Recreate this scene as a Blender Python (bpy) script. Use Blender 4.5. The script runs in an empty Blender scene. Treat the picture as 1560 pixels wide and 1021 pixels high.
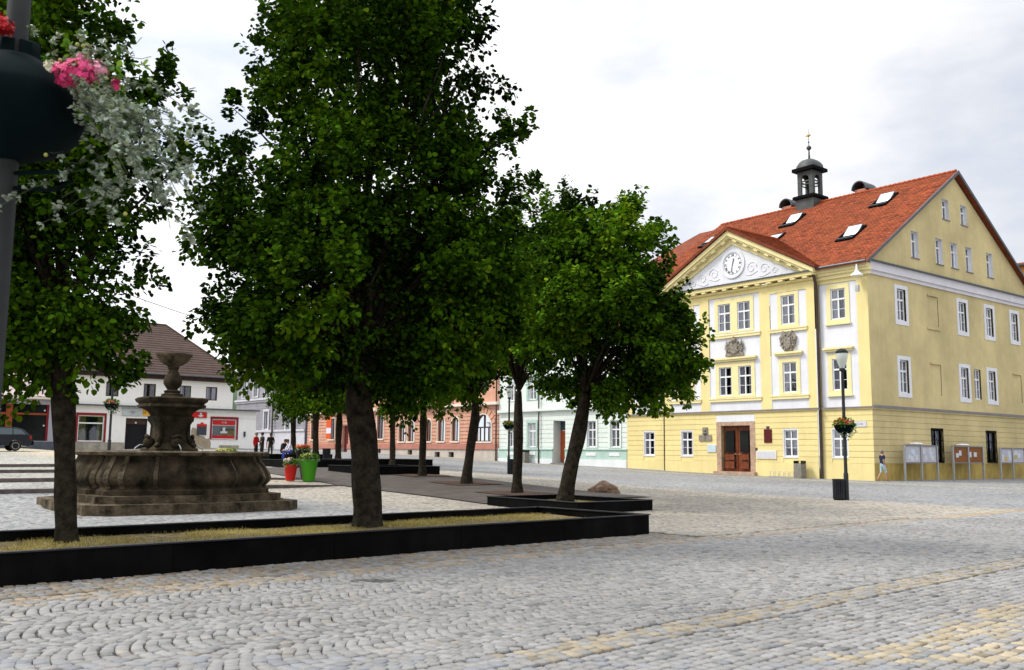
import bpy, bmesh, math, random
import numpy as np
from mathutils import Vector, Matrix, Euler, noise
random.seed(7); RNG = np.random.default_rng(7)
SC = bpy.context.scene; COL = SC.collection
# ------------------------------------------------------------------ camera
EYE = np.array([0, 0, 1.6]); FPX = 1430.0; CX, CY = 780.0, 510.5
PITCH = math.atan(179 / 1430.0); ROLL = math.radians(.52)
_u0 = np.array([0, -math.sin(PITCH), math.cos(PITCH)]); _x = np.array([1.0, 0, 0]); FW = np.array([0, math.cos(PITCH), math.sin(PITCH)])
RT = math.cos(ROLL) * _x + math.sin(ROLL) * _u0; UP = math.cos(ROLL) * _u0 - math.sin(ROLL) * _x
cam = bpy.data.cameras.new('camera'); cam.sensor_width = 36; cam.lens = 36 * FPX / 1560; cam.clip_end = 6000; cam.clip_start = .1
cam.dof.use_dof = True; cam.dof.focus_distance = 24; cam.dof.aperture_fstop = 4.5
co = bpy.data.objects.new('camera', cam); COL.objects.link(co)
co.matrix_world = Matrix(((RT[0], UP[0], -FW[0], EYE[0]), (RT[1], UP[1], -FW[1], EYE[1]), (RT[2], UP[2], -FW[2], EYE[2]), (0, 0, 0, 1)))
SC.camera = co
# ------------------------------------------------------------------ world, sun, exposure
SUND = Vector((-.97, .05, 1.15)).normalized()
w = bpy.data.worlds.new('World'); SC.world = w; w.use_nodes = True; nt = w.node_tree; N = nt.nodes; L = nt.links; N.clear()
def nn(t, tree=None, **k):
    n = (tree or nt).nodes.new(t)
    for a, b in k.items(): setattr(n, a, b)
    return n
out = nn('ShaderNodeOutputWorld'); sky = nn('ShaderNodeTexSky', sky_type='NISHITA', sun_disc=False)
sky.sun_elevation = math.asin(SUND.z); sky.sun_rotation = math.atan2(SUND.x, SUND.y)
bg1 = nn('ShaderNodeBackground'); bg1.inputs[1].default_value = .12; L.new(sky.outputs[0], bg1.inputs[0])
tc = nn('ShaderNodeTexCoord'); mp = nn('ShaderNodeMapping'); mp.inputs['Scale'].default_value = (1.6, 1.6, 3.6); L.new(tc.outputs['Generated'], mp.inputs[0])
n1 = nn('ShaderNodeTexNoise'); n1.inputs['Scale'].default_value = 1.5; n1.inputs['Detail'].default_value = 6; n1.inputs['Roughness'].default_value = .52; L.new(mp.outputs[0], n1.inputs['Vector'])
cr = nn('ShaderNodeValToRGB'); e = cr.color_ramp.elements
e[0].position = .40; e[0].color = (.66, .72, .84, 1); e[1].position = .58; e[1].color = (1.08, 1.08, 1.08, 1)
m_ = cr.color_ramp.elements.new(.47); m_.color = (.80, .83, .90, 1)
L.new(n1.outputs['Fac'], cr.inputs[0])
sx = nn('ShaderNodeSeparateXYZ'); L.new(tc.outputs['Generated'], sx.inputs[0])
el = nn('ShaderNodeMapRange'); el.inputs['From Min'].default_value = .38; el.inputs['From Max'].default_value = 1.0; el.inputs['To Min'].default_value = 1.0; el.inputs['To Max'].default_value = 2.3
L.new(sx.outputs['Z'], el.inputs['Value'])
ea = nn('ShaderNodeMapRange'); ea.inputs['From Min'].default_value = -.5; ea.inputs['From Max'].default_value = .55; ea.inputs['To Min'].default_value = 1.32; ea.inputs['To Max'].default_value = .98; L.new(sx.outputs['X'], ea.inputs['Value'])
ml = nn('ShaderNodeMath', operation='MULTIPLY'); L.new(el.outputs[0], ml.inputs[0]); L.new(ea.outputs[0], ml.inputs[1])
bg2 = nn('ShaderNodeBackground'); L.new(cr.outputs[0], bg2.inputs[0]); L.new(ml.outputs[0], bg2.inputs[1])
mx = nn('ShaderNodeMixShader'); mx.inputs[0].default_value = .93; L.new(bg1.outputs[0], mx.inputs[1]); L.new(bg2.outputs[0], mx.inputs[2]); L.new(mx.outputs[0], out.inputs[0])
sl = bpy.data.lights.new('sun', 'SUN'); sl.energy = 2.7; sl.angle = math.radians(13); sl.color = (1, .96, .88)
so = bpy.data.objects.new('sun', sl); COL.objects.link(so); so.rotation_euler = (-SUND).to_track_quat('-Z', 'Y').to_euler(); so.location = (0, 0, 60)
SC.view_settings.view_transform = 'Standard'; SC.view_settings.look = 'None'; SC.view_settings.gamma = 1; SC.view_settings.use_curve_mapping = False
SC.view_settings.exposure = 0.0
SC.render.engine = 'CYCLES'; SC.cycles.max_bounces = 6; SC.cycles.diffuse_bounces = 2; SC.cycles.transparent_max_bounces = 12
# ------------------------------------------------------------------ frames: a runs along the town hall front (away), b along its side
AV = Vector((-.62154, .78338, 0)); BV = Vector((.78338, .62154, 0)); TQ = .075
QV = AV * math.cos(TQ) - BV * math.sin(TQ); SV = BV * math.cos(TQ) + AV * math.sin(TQ)
def P(a, b, z=0): v = AV * a + BV * b; return Vector((v.x, v.y, z))
def Q(q, s, z=0): v = QV * q + SV * s; return Vector((v.x, v.y, z))
def toab(x, y): return x * AV.x + y * AV.y, x * BV.x + y * BV.y
RISERS = [(33.0, .10), (36.5, .10), (40.5, .09), (43.4, .09)]
CTRL = np.array([(-40, 0, 0), (-10, -15, 0), (0, 10, 0), (-5, 40, -.05), (8, 4, 0), (12, 13, 0), (14, 25, 0), (18, 19, 0), (18.8, 30, .05), (20, 40, .08), (29.6, 50.1, .19), (15, 55, .1), (29.6, 70, .15), (29.6, 100, .15),
 (49, 50.1, .56), (65, 50.1, .87), (82, 50.1, 1.33), (101, 50, 1.62), (130, 50, 2.0), (22.8, 17.2, .03), (24.5, 20, .2), (31.2, 22.4, .35), (35.8, 23.2, .5), (46.6, 28.2, .8), (43.9, 34.8, .4), (26, 25, .12),
 (15.5, 3.5, .0), (25, 6, .04), (31, 6, .12), (25, 12.3, .05), (28, 0, .1), (32.9, 7, .2), (32.9, 16.5, .22), (36.4, 8, .45), (40.4, 9, .66), (43.3, 9.6, .85), (47, 10, 1.0), (43, -5, .9), (58.5, 26, 1.0), (63.8, 12.3, 1.42), (78.8, 26, 1.72), (78.8, 14, 1.6), (78.8, 34, 1.75), (60, -10, 1.5), (80, -20, 1.8), (110, 35, 1.9), (130, 0, 2.2)], float)
def sstep(x, a, b):
    t = np.clip((x - a) / (b - a), 0, 1); return t * t * (3 - 2 * t)
def stepz(a, b):
    tap = 1 - sstep(b, 14.5, 18.5)
    return sum(h * (a > r) for r, h in RISERS) * tap
def _k(r2): return np.where(r2 > 1e-9, r2 * np.log(np.maximum(r2, 1e-9)), 0)
_pa, _pb = CTRL[:, 0] / 30, CTRL[:, 1] / 30; _z = CTRL[:, 2] - stepz(CTRL[:, 0], CTRL[:, 1])
_K = _k((_pa[:, None] - _pa) ** 2 + (_pb[:, None] - _pb) ** 2) + np.eye(len(_pa)) * .02
_Pm = np.c_[np.ones(len(_pa)), _pa, _pb]; _M = np.block([[_K, _Pm], [_Pm.T, np.zeros((3, 3))]])
_W = np.linalg.solve(_M, np.r_[_z, 0, 0, 0])
def gz(a, b):
    a = np.asarray(a, float); b = np.asarray(b, float); sh = np.broadcast(a, b).shape; a = np.broadcast_to(a, sh).ravel(); b = np.broadcast_to(b, sh).ravel()
    A = a / 30; B = b / 30; n = len(_pa)
    base = _k((A[:, None] - _pa) ** 2 + (B[:, None] - _pb) ** 2) @ _W[:n] + _W[n] + _W[n + 1] * A + _W[n + 2] * B
    base = np.clip(base, -.15, 2.3); far = sstep(np.hypot(a - 45, b - 25), 80, 140); near = 1 - sstep(a, 8, 18)
    base = base * (1 - far) + 1.3 * far * sstep(a, 0, 60); base = base * (1 - near)
    return (base + stepz(a, b) * (1 - far)).reshape(sh)
def gzx(x, y): return float(gz(*toab(x, y)))
def ghit(px, py, lo=6, hi=140):
    """where a sight line of the survey meets the ground"""
    d = FW + RT * (px - CX) / FPX - UP * (py - CY) / FPX; d = d / d[1]
    Y = np.arange(lo, hi, .05); X = d[0] * Y; Z = 1.6 + d[2] * Y
    g = gz(X * AV.x + Y * AV.y, X * BV.x + Y * BV.y); i = int(np.argmax(Z < g)); return Vector((X[i], Y[i], float(g[i])))
FRONT = Matrix.Rotation(math.atan2(-AV.y, -AV.x), 4, 'Z')     # local x along -a, y along b
SIDE = Matrix.Rotation(math.atan2(BV.y, BV.x), 4, 'Z')        # local x along b, y along a
QROT = Matrix.Rotation(math.atan2(SV.y, SV.x), 4, 'Z')        # local x along s, y along q
# ------------------------------------------------------------------ materials
def mat(name, col, rough=.85, var=.18, scale=3.0, bump=0.0, bscale=30.0, metal=0.0, col2=None, tint=False, streak=0.0, spec=.3):
    m = bpy.data.materials.new(name); m.use_nodes = True; t = m.node_tree; p = t.nodes['Principled BSDF']
    p.inputs['Roughness'].default_value = rough; p.inputs['Metallic'].default_value = metal; p.inputs['Specular IOR Level'].default_value = spec
    c = nn('ShaderNodeTexCoord', t); no = nn('ShaderNodeTexNoise', t); no.inputs['Scale'].default_value = scale; no.inputs['Detail'].default_value = 6; no.inputs['Roughness'].default_value = .62
    t.links.new(c.outputs['Object'], no.inputs['Vector'])
    r = nn('ShaderNodeValToRGB', t); c2 = col2 or tuple(x * (1 - var * 1.6) for x in col)
    r.color_ramp.elements[0].position = .33; r.color_ramp.elements[1].position = .67
    r.color_ramp.elements[0].color = (*c2, 1); r.color_ramp.elements[1].color = (*[min(1, x * (1 + var * .5)) for x in col], 1)
    t.links.new(no.outputs['Fac'], r.inputs[0]); last = r.outputs[0]
    if streak:
        mp = nn('ShaderNodeMapping', t); mp.inputs['Scale'].default_value = (3.0, 3.0, .35); t.links.new(c.outputs['Object'], mp.inputs[0])
        n3 = nn('ShaderNodeTexNoise', t); n3.inputs['Scale'].default_value = 1.2; n3.inputs['Detail'].default_value = 7; t.links.new(mp.outputs[0], n3.inputs['Vector'])
        r3 = nn('ShaderNodeMapRange', t); r3.inputs['From Min'].default_value = .42; r3.inputs['From Max'].default_value = .68; r3.inputs['To Min'].default_value = 1; r3.inputs['To Max'].default_value = 1 - streak
        t.links.new(n3.outputs['Fac'], r3.inputs['Value']); mm = nn('ShaderNodeVectorMath', t, operation='SCALE'); t.links.new(last, mm.inputs[0]); t.links.new(r3.outputs[0], mm.inputs['Scale']); last = mm.outputs[0]
    if tint:
        at = nn('ShaderNodeAttribute', t, attribute_name='tint'); mm = nn('ShaderNodeVectorMath', t, operation='MULTIPLY'); t.links.new(last, mm.inputs[0]); t.links.new(at.outputs['Color'], mm.inputs[1]); last = mm.outputs[0]
    t.links.new(last, p.inputs['Base Color'])
    if bump:
        n2 = nn('ShaderNodeTexNoise', t); n2.inputs['Scale'].default_value = bscale; n2.inputs['Detail'].default_value = 5; t.links.new(c.outputs['Object'], n2.inputs['Vector'])
        b = nn('ShaderNodeBump', t); b.inputs['Strength'].default_value = bump; b.inputs['Distance'].default_value = .03; t.links.new(n2.outputs['Fac'], b.inputs['Height']); t.links.new(b.outputs[0], p.inputs['Normal'])
    return m
def glass_mat(name, tr=.62, col=(.72, .74, .80)):
    m = bpy.data.materials.new(name); m.use_nodes = True; t = m.node_tree; t.nodes.remove(t.nodes['Principled BSDF']); o = t.nodes['Material Output']
    a = nn('ShaderNodeBsdfTransparent', t); a.inputs[0].default_value = (*col, 1); g = nn('ShaderNodeBsdfGlossy', t); g.inputs['Roughness'].default_value = .03; g.inputs['Color'].default_value = (.8, .85, .9, 1)
    lw = nn('ShaderNodeFresnel', t); lw.inputs[0].default_value = 1.5; mr = nn('ShaderNodeMapRange', t); mr.inputs['To Min'].default_value = .10; mr.inputs['To Max'].default_value = .95; t.links.new(lw.outputs[0], mr.inputs['Value'])
    x = nn('ShaderNodeMixShader', t); t.links.new(mr.outputs[0], x.inputs[0]); t.links.new(a.outputs[0], x.inputs[1]); t.links.new(g.outputs[0], x.inputs[2]); t.links.new(x.outputs[0], o.inputs[0]); return m
def leaf_mat(name, c1, c2, trans=.35, old=1.9):
    m = bpy.data.materials.new(name); m.use_nodes = True; t = m.node_tree; p = t.nodes['Principled BSDF']; o = t.nodes['Material Output']
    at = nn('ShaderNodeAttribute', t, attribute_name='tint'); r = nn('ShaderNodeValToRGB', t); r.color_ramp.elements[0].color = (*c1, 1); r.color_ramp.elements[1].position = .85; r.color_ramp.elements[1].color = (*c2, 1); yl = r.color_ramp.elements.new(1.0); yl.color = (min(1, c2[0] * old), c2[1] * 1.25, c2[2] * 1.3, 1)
    t.links.new(at.outputs['Fac'], r.inputs[0]); t.links.new(r.outputs[0], p.inputs['Base Color']); p.inputs['Roughness'].default_value = .7; p.inputs['Specular IOR Level'].default_value = .02
    tr = nn('ShaderNodeBsdfTranslucent', t); mu = nn('ShaderNodeVectorMath', t, operation='MULTIPLY'); mu.inputs[1].default_value = (1.5, 1.7, .5); t.links.new(r.outputs[0], mu.inputs[0]); t.links.new(mu.outputs[0], tr.inputs[0])
    x = nn('ShaderNodeMixShader', t); x.inputs[0].default_value = trans; t.links.new(p.outputs[0], x.inputs[1]); t.links.new(tr.outputs[0], x.inputs[2]); t.links.new(x.outputs[0], o.inputs[0]); return m
M = {}
M['yellow'] = mat('yellow_plaster', (.84, .70, .32), .9, .06, .5, .25, 25, streak=.05)
M['yellow_shade'] = mat('yellow_plaster_shaded_side', (.66, .54, .27), .9, .15, .3, .25, 25, streak=.05)  # same plaster darkened: shade of the sunless side painted into the colour
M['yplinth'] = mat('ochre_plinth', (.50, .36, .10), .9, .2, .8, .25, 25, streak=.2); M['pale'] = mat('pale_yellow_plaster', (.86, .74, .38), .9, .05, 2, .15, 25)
M['white'] = mat('white_plaster', (.78, .78, .81), .9, .04, 1, .12, 30, streak=.06)
M['lilac'] = mat('white_cornice_plaster', (.74, .71, .74), .9, .06, 1, .1, 30)
M['whitewood'] = mat('white_window_paint', (.85, .85, .84), .5, .04, 4)
M['roof'] = mat('red_clay_tile', (.34, .078, .024), .8, .22, 1.3, .2, 40, tint=True)
M['roofplain'] = mat('red_clay_under', (.20, .045, .015), .85, .2, 2)
M['ridge'] = mat('ridge_clay', (.40, .085, .025), .8, .25, 3, .2, 30)
M['metal'] = mat('grey_sheet_metal', (.10, .11, .12), .45, .15, 3, metal=.4)
M['turret'] = mat('weathered_copper_sheet', (.075, .082, .078), .55, .2, 2, metal=.2)
M['pipe'] = mat('brown_downpipe', (.075, .05, .038), .5, .2, 3)
M['ledge'] = mat('grey_ledge_sheet', (.22, .20, .20), .6, .12, 2)
M['glass'] = glass_mat('window_glass'); M['curtain'] = mat('curtain_cloth', (.84, .80, .84), .95, .12, 3)
M['dark'] = mat('dark_interior', (.012, .012, .014), .9, .1, 3)
M['stonegrey'] = mat('carved_sandstone', (.33, .29, .23), .95, .35, 9, .6, 40)
M['doorwood'] = mat('red_brown_door_wood', (.19, .048, .016), .42, .25, 5, .1, 20)
M['doorstone'] = mat('pink_sandstone_frame', (.50, .34, .24), .9, .2, 4, .2, 40)
M['black'] = mat('black_steel', (.0045, .0042, .0042), .7, .6, 1.1, .1, 20, spec=.06, streak=.4)
M['blackrim'] = mat('black_steel_rim', (.03, .031, .036), .5, .3, 2.5, .1, 20, spec=.2)  # highlight on the bed rims painted in as a lighter steel colour
M['grey'] = mat('galvanised_grey', (.036, .038, .037), .6, .12, 6, spec=.1)
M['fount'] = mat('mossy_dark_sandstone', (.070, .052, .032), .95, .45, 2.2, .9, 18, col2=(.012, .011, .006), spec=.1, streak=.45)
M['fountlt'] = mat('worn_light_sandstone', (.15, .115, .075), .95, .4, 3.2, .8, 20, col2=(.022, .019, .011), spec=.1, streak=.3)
M['water'] = mat('fountain_water', (.03, .04, .035), .06, .1, 3, .1, 8, spec=.5)
M['bark'] = mat('linden_bark', (.036, .028, .019), .95, .4, 7, 1.0, 24, col2=(.008, .007, .005), spec=.1)
M['soil'] = mat('dry_soil', (.20, .155, .07), 1, .4, 5, .5, 30)
M['mulch'] = mat('red_brown_mulch', (.085, .045, .028), 1, .4, 9, .6, 40)
M['strip'] = mat('grey_brown_slab', (.085, .070, .060), .85, .22, 1.5, .2, 30)
M['leaf'] = leaf_mat('linden_leaf', (.002, .007, .0005), (.052, .122, .004), .07); M['leaf2'] = leaf_mat('linden_leaf_far', (.003, .009, .001), (.092, .200, .009), .12)
M['leafdry'] = leaf_mat('withered_leaf', (.06, .045, .01), (.12, .09, .02))
M['silver'] = leaf_mat('silver_leaf', (.07, .09, .065), (.40, .44, .38), .15, 1.15); M['greenp'] = leaf_mat('bedding_leaf', (.02, .06, .012), (.12, .24, .04), .25)
M['grass'] = leaf_mat('dry_grass', (.11, .10, .028), (.50, .38, .16), .2, 1.1)
for k, c in dict(pink=(.75, .05, .20), pinkpale=(.80, .33, .42), red=(.55, .012, .02), orange=(.8, .12, .03), cream=(.75, .72, .5), yellowf=(.42, .42, .10)).items(): M[k] = mat(k + '_petal', c, .6, .2, 20)
M['basket'] = mat('dark_green_plastic', (.003, .008, .009), .8, .2, 4, .05, 40, spec=.04)
M['potred'] = mat('red_plastic', (.55, .012, .006), .45, .06, 3); M['potgreen'] = mat('green_plastic', (.06, .32, .008), .45, .06, 3); M['potblack'] = mat('black_plastic', (.01, .01, .012), .5, .1, 3)
M['whitehouse'] = mat('off_white_render', (.92, .91, .87), .9, .02, .7, .15, 20, streak=.03); M['fascia'] = mat('brown_fascia', (.05, .03, .024), .7, .2, 3)
M['brownroof'] = mat('brown_roof_tile', (.085, .052, .040), .8, .2, 1.2, .2, 30); M['shopred'] = mat('dark_red_frame', (.25, .008, .012), .5, .1, 3)
M['redsign'] = mat('red_sign_panel', (.55, .010, .012), .4, .06, 3); M['sign'] = mat('pale_sign_panel', (.50, .56, .56), .5, .12, 2); M['signyel'] = mat('yellow_sign_panel', (.75, .42, .03), .5, .3, 5, col2=(.30, .08, .01))
M['olive'] = mat('olive_curtain', (.28, .27, .06), .9, .1, 3); M['bareplaster'] = mat('bare_plaster', (.42, .34, .24), .95, .2, 3, .4, 20); M['plinth'] = mat('worn_grey_plinth', (.40, .37, .30), .9, .25, 1.5, .3, 20)
M['shopgrey'] = mat('grey_lilac_render', (.36, .35, .40), .9, .06, 1, .1, 20); M['shopdark'] = mat('dark_grey_plinth', (.09, .10, .12), .7, .2, 2); M['orangeframe'] = mat('orange_shop_frame', (.26, .05, .01), .5, .1, 3); M['pinkroof'] = mat('pale_pink_roof', (.50, .40, .39), .8, .12, 2)
M['greyhouse'] = mat('grey_stucco', (.30, .29, .32), .9, .14, 1, .2, 20); M['greytrim'] = mat('pale_stucco_trim', (.55, .54, .57), .9, .08, 2)
M['redhouse'] = mat('salmon_stucco', (.66, .35, .24), .9, .12, 1.2, .2, 20); M['redhousebase'] = mat('pale_stone_base', (.56, .49, .42), .95, .12, 1.5, .3, 20); M['redband'] = mat('dark_salmon_band', (.46, .20, .15), .9, .1, 2); M['cream2'] = mat('cream_trim', (.76, .68, .58), .9, .06, 2)
M['mint'] = mat('pale_mint_stucco', (.74, .80, .74), .9, .05, 1, .1, 20); M['mint2'] = mat('mint_green_dado', (.46, .62, .54), .9, .07, 1, .1, 20); M['mintwhite'] = mat('white_socle', (.78, .80, .80), .9, .05, 1)
M['reddoor'] = mat('orange_brown_door', (.42, .085, .025), .5, .12, 4); M['brownwood'] = mat('brown_shutter_wood', (.07, .035, .025), .6, .2, 5)
M['concrete'] = mat('exposed_aggregate_concrete', (.27, .25, .21), .95, .3, 14, .4, 50); M['steel'] = mat('pale_steel', (.45, .46, .45), .4, .1, 4, metal=.4)
M['board'] = mat('pale_notice_board', (.50, .49, .55), .7, .10, 2.0); M['boardbrown'] = mat('brown_notice_board', (.24, .085, .018), .7, .2, 2); M['paper'] = mat('paper', (.62, .62, .66), .8, .04, 3); M['paperyel'] = mat('yellow_paper', (.55, .40, .12), .8, .06, 3)
M['bluepaper'] = mat('pale_blue_panel', (.56, .66, .72), .5, .06, 3); M['maroon'] = mat('maroon_enamel', (.10, .013, .012), .4, .1, 3); M['rock'] = mat('brown_boulder', (.26, .17, .115), .95, .3, 4, .9, 10)
M['carpaint'] = mat('dark_blue_car_paint', (.006, .009, .016), .22, .1, 2, spec=.5); M['shopglass'] = mat('dark_shop_glass', (.006, .008, .008), .12, .3, 1, spec=.25); M['carglass'] = mat('car_glass', (.05, .075, .085), .06, .1, 3, spec=.6); M['tyre'] = mat('tyre_rubber', (.012, .012, .012), .85, .1, 5); M['rim'] = mat('alloy_rim', (.5, .5, .52), .3, .1, 5, metal=.7); M['taillight'] = mat('tail_light', (.3, .01, .01), .3, .1, 5)
M['skin'] = mat('skin', (.42, .22, .14), .6, .08, 8); M['hairgrey'] = mat('grey_hair', (.20, .17, .15), .9, .2, 30); M['hairdark'] = mat('dark_hair', (.018, .012, .01), .8, .2, 30)
for k, c in dict(navy=(.012, .018, .05), paleblue=(.42, .58, .62), redcloth=(.42, .012, .015), blackcloth=(.012, .012, .014), khaki=(.055, .05, .032), whitecloth=(.72, .68, .78), blue=(.03, .06, .28), tan=(.35, .20, .10), orangecloth=(.7, .10, .02)).items(): M[k] = mat(k + '_cloth' if 'cloth' not in k else k, c, .9, .15, 8)
M['clockface'] = mat('white_clock_face', (.88, .88, .90), .5, .02, 3); M['ink'] = mat('dark_numeral', (.05, .055, .075), .5, .1, 3); M['goldish'] = mat('dull_gilt', (.55, .42, .16), .35, .1, 4, metal=.6)
M['lampglass'] = mat('frosted_lamp_glass', (.62, .66, .60), .2, .06, 4, spec=.5); M['kerb'] = mat('step_stone_riser_shade', (.13, .105, .10), .9, .25, 3, .3, 20); M['hill'] = mat('wooded_hill', (.06, .10, .05), 1, .3, .1)  # step stone holds the shade of the risers in its dark colour
M['bed'] = mat('paving_joint_sand', (.085, .075, .062), 1, .5, 5, .4, 60); M['cobble'] = mat('granite_cobble', (1, 1, 1), .72, .12, 14, .25, 70, tint=True, spec=.3)
# ------------------------------------------------------------------ mesh helpers
class MB:
    def __init__(s): s.v = []; s.f = []; s.m = []; s.T = Matrix()
    def add(s, vs, fs, mi=0):
        o = len(s.v); s.v += [tuple(s.T @ Vector(v)) for v in vs]; s.f += [tuple(i + o for i in f) for f in fs]; s.m += [mi] * len(fs)
    def box(s, x0, x1, y0, y1, z0, z1, mi=0, bev=0):
        if bev:
            b = bev; vs = []
            for z, k in ((z0, 0), (z1 - b, 0), (z1, b)):
                vs += [(x0 + k, y0 + k, z), (x1 - k, y0 + k, z), (x1 - k, y1 - k, z), (x0 + k, y1 - k, z)]
            fs = [(3, 2, 1, 0), (8, 9, 10, 11)] + [(a * 4 + i, a * 4 + (i + 1) % 4, a * 4 + 4 + (i + 1) % 4, a * 4 + 4 + i) for a in (0, 1) for i in range(4)]
            s.add(vs, fs, mi); return
        s.add([(x0, y0, z0), (x1, y0, z0), (x1, y1, z0), (x0, y1, z0), (x0, y0, z1), (x1, y0, z1), (x1, y1, z1), (x0, y1, z1)],
              [(3, 2, 1, 0), (4, 5, 6, 7), (0, 1, 5, 4), (1, 2, 6, 5), (2, 3, 7, 6), (3, 0, 4, 7)], mi)
    def prism(s, poly, y0, y1, mi=0):   # polygon in x,z extruded along y
        n = len(poly); s.add([(x, y0, z) for x, z in poly] + [(x, y1, z) for x, z in poly], [tuple(range(n)), tuple(range(2 * n - 1, n - 1, -1))] + [(i, i + n, (i + 1) % n + n, (i + 1) % n) for i in range(n)], mi)
    def slab(s, poly, z0, z1, mi=0):    # polygon in x,y extruded along z
        n = len(poly); s.add([(x, y, z0) for x, y in poly] + [(x, y, z1) for x, y in poly], [tuple(range(n - 1, -1, -1)), tuple(range(n, 2 * n))] + [(i, (i + 1) % n, (i + 1) % n + n, i + n) for i in range(n)], mi)
    def loft(s, rings, mi=0, cap=True, close=True):
        n = len(rings[0]); vs = [p for r in rings for p in r]; fs = []
        for k in range(len(rings) - 1):
            for i in range(n if close else n - 1): j = (i + 1) % n; fs.append((k * n + i, k * n + j, k * n + n + j, k * n + n + i))
        if cap: fs += [tuple(range(n - 1, -1, -1)), tuple((len(rings) - 1) * n + i for i in range(n))]
        s.add(vs, fs, mi)
    def lathe(s, prof, n=20, c=(0, 0), mi=0, flute=0, cap=True):
        s.loft([[(c[0] + (r * (1 + flute * (i % 2))) * math.cos(2 * math.pi * i / n), c[1] + (r * (1 + flute * (i % 2))) * math.sin(2 * math.pi * i / n), z) for i in range(n)] for r, z in prof], mi, cap)
    def tube(s, pts, rad, n=6, mi=0, cap=True):
        pts = [Vector(p) for p in pts]; rad = rad if hasattr(rad, '__len__') else [rad] * len(pts); rings = []
        for i, p in enumerate(pts):
            d = (pts[min(i + 1, len(pts) - 1)] - pts[max(i - 1, 0)]).normalized(); u = d.orthogonal().normalized() if abs(d.z) > .9 else d.cross(Vector((0, 0, 1))).normalized()
            if abs(d.z) > .9: u = (Vector((1, 0, 0)) - d * d.x).normalized()
            v = d.cross(u); rings.append([tuple(p + (u * math.cos(2 * math.pi * k / n) + v * math.sin(2 * math.pi * k / n)) * rad[i]) for k in range(n)])
        s.loft(rings, mi, cap)
    def ball(s, c, r, n=8, mi=0, sz=1): s.lathe([(max(.001, r * math.cos(t)), c[2] + sz * r * math.sin(t)) for t in [-math.pi / 2 + math.pi * k / n for k in range(n + 1)]], n + 2, (c[0], c[1]), mi)
    def build(s, name, mats, parent=None, mw=None, smooth=False):
        me = bpy.data.meshes.new(name); me.from_pydata(s.v, [], s.f)
        mats = mats if isinstance(mats, (list, tuple)) else [mats]
        for m in mats: me.materials.append(M[m] if isinstance(m, str) else m)
        if len(mats) > 1: me.polygons.foreach_set('material_index', s.m)
        me.update(); bm = bmesh.new(); bm.from_mesh(me); bmesh.ops.recalc_face_normals(bm, faces=bm.faces); bm.to_mesh(me); bm.free()
        if smooth: me.shade_smooth() if smooth is True else me.set_sharp_from_angle(angle=math.radians(smooth))
        if smooth and smooth is not True: me.polygons.foreach_set('use_smooth', [True] * len(me.polygons))
        return link(name, me, parent, mw)
def link(name, me, parent=None, mw=None):
    o = bpy.data.objects.new(name, me); COL.objects.link(o)
    if parent: o.parent = parent
    if mw is not None: o.matrix_local = mw
    return o
def empty(name, label, cat, mw=None, group=None):
    o = bpy.data.objects.new(name, None); COL.objects.link(o); o.empty_display_size = .3
    if mw is not None: o.matrix_world = mw
    return tag(o, label, cat, group)
def tag(o, label, cat, group=None):
    o['label'] = label; o['category'] = cat
    if group: o['group'] = group
    return o
def struct(o, kind='structure', label=None):
    o['kind'] = kind
    if label: o['label'] = label
    return o
def copy_tree(o, parent=None):
    c = o.copy(); COL.objects.link(c)
    if parent: c.parent = parent
    for ch in list(o.children): copy_tree(ch, c)
    return c
def at(v, rot=None, rz=0): return Matrix.Translation(v) @ (rot or Matrix.Rotation(rz, 4, 'Z'))
def npmesh(name, V, F, mats, tint=None, parent=None, mw=None, midx=None, smooth=False):
    me = bpy.data.meshes.new(name); V = np.asarray(V, np.float32); F = np.asarray(F, np.int32); k = F.shape[1]
    me.vertices.add(len(V)); me.vertices.foreach_set('co', V.ravel()); me.loops.add(F.size); me.loops.foreach_set('vertex_index', F.ravel())
    me.polygons.add(len(F)); me.polygons.foreach_set('loop_start', np.arange(0, F.size, k, dtype=np.int32))
    for m in (mats if isinstance(mats, (list, tuple)) else [mats]): me.materials.append(M[m])
    if midx is not None: me.polygons.foreach_set('material_index', np.asarray(midx, np.int32))
    me.update(calc_edges=True)
    if smooth: me.polygons.foreach_set('use_smooth', [True] * len(F))
    if tint is not None:
        a = me.attributes.new('tint', 'FLOAT_COLOR', 'POINT'); t = np.ones((len(V), 4), np.float32); tint = np.asarray(tint); t[:, :3] = tint[:, None] if tint.ndim == 1 else tint; a.data.foreach_set('color', t.ravel())
    return link(name, me, parent, mw)
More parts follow.
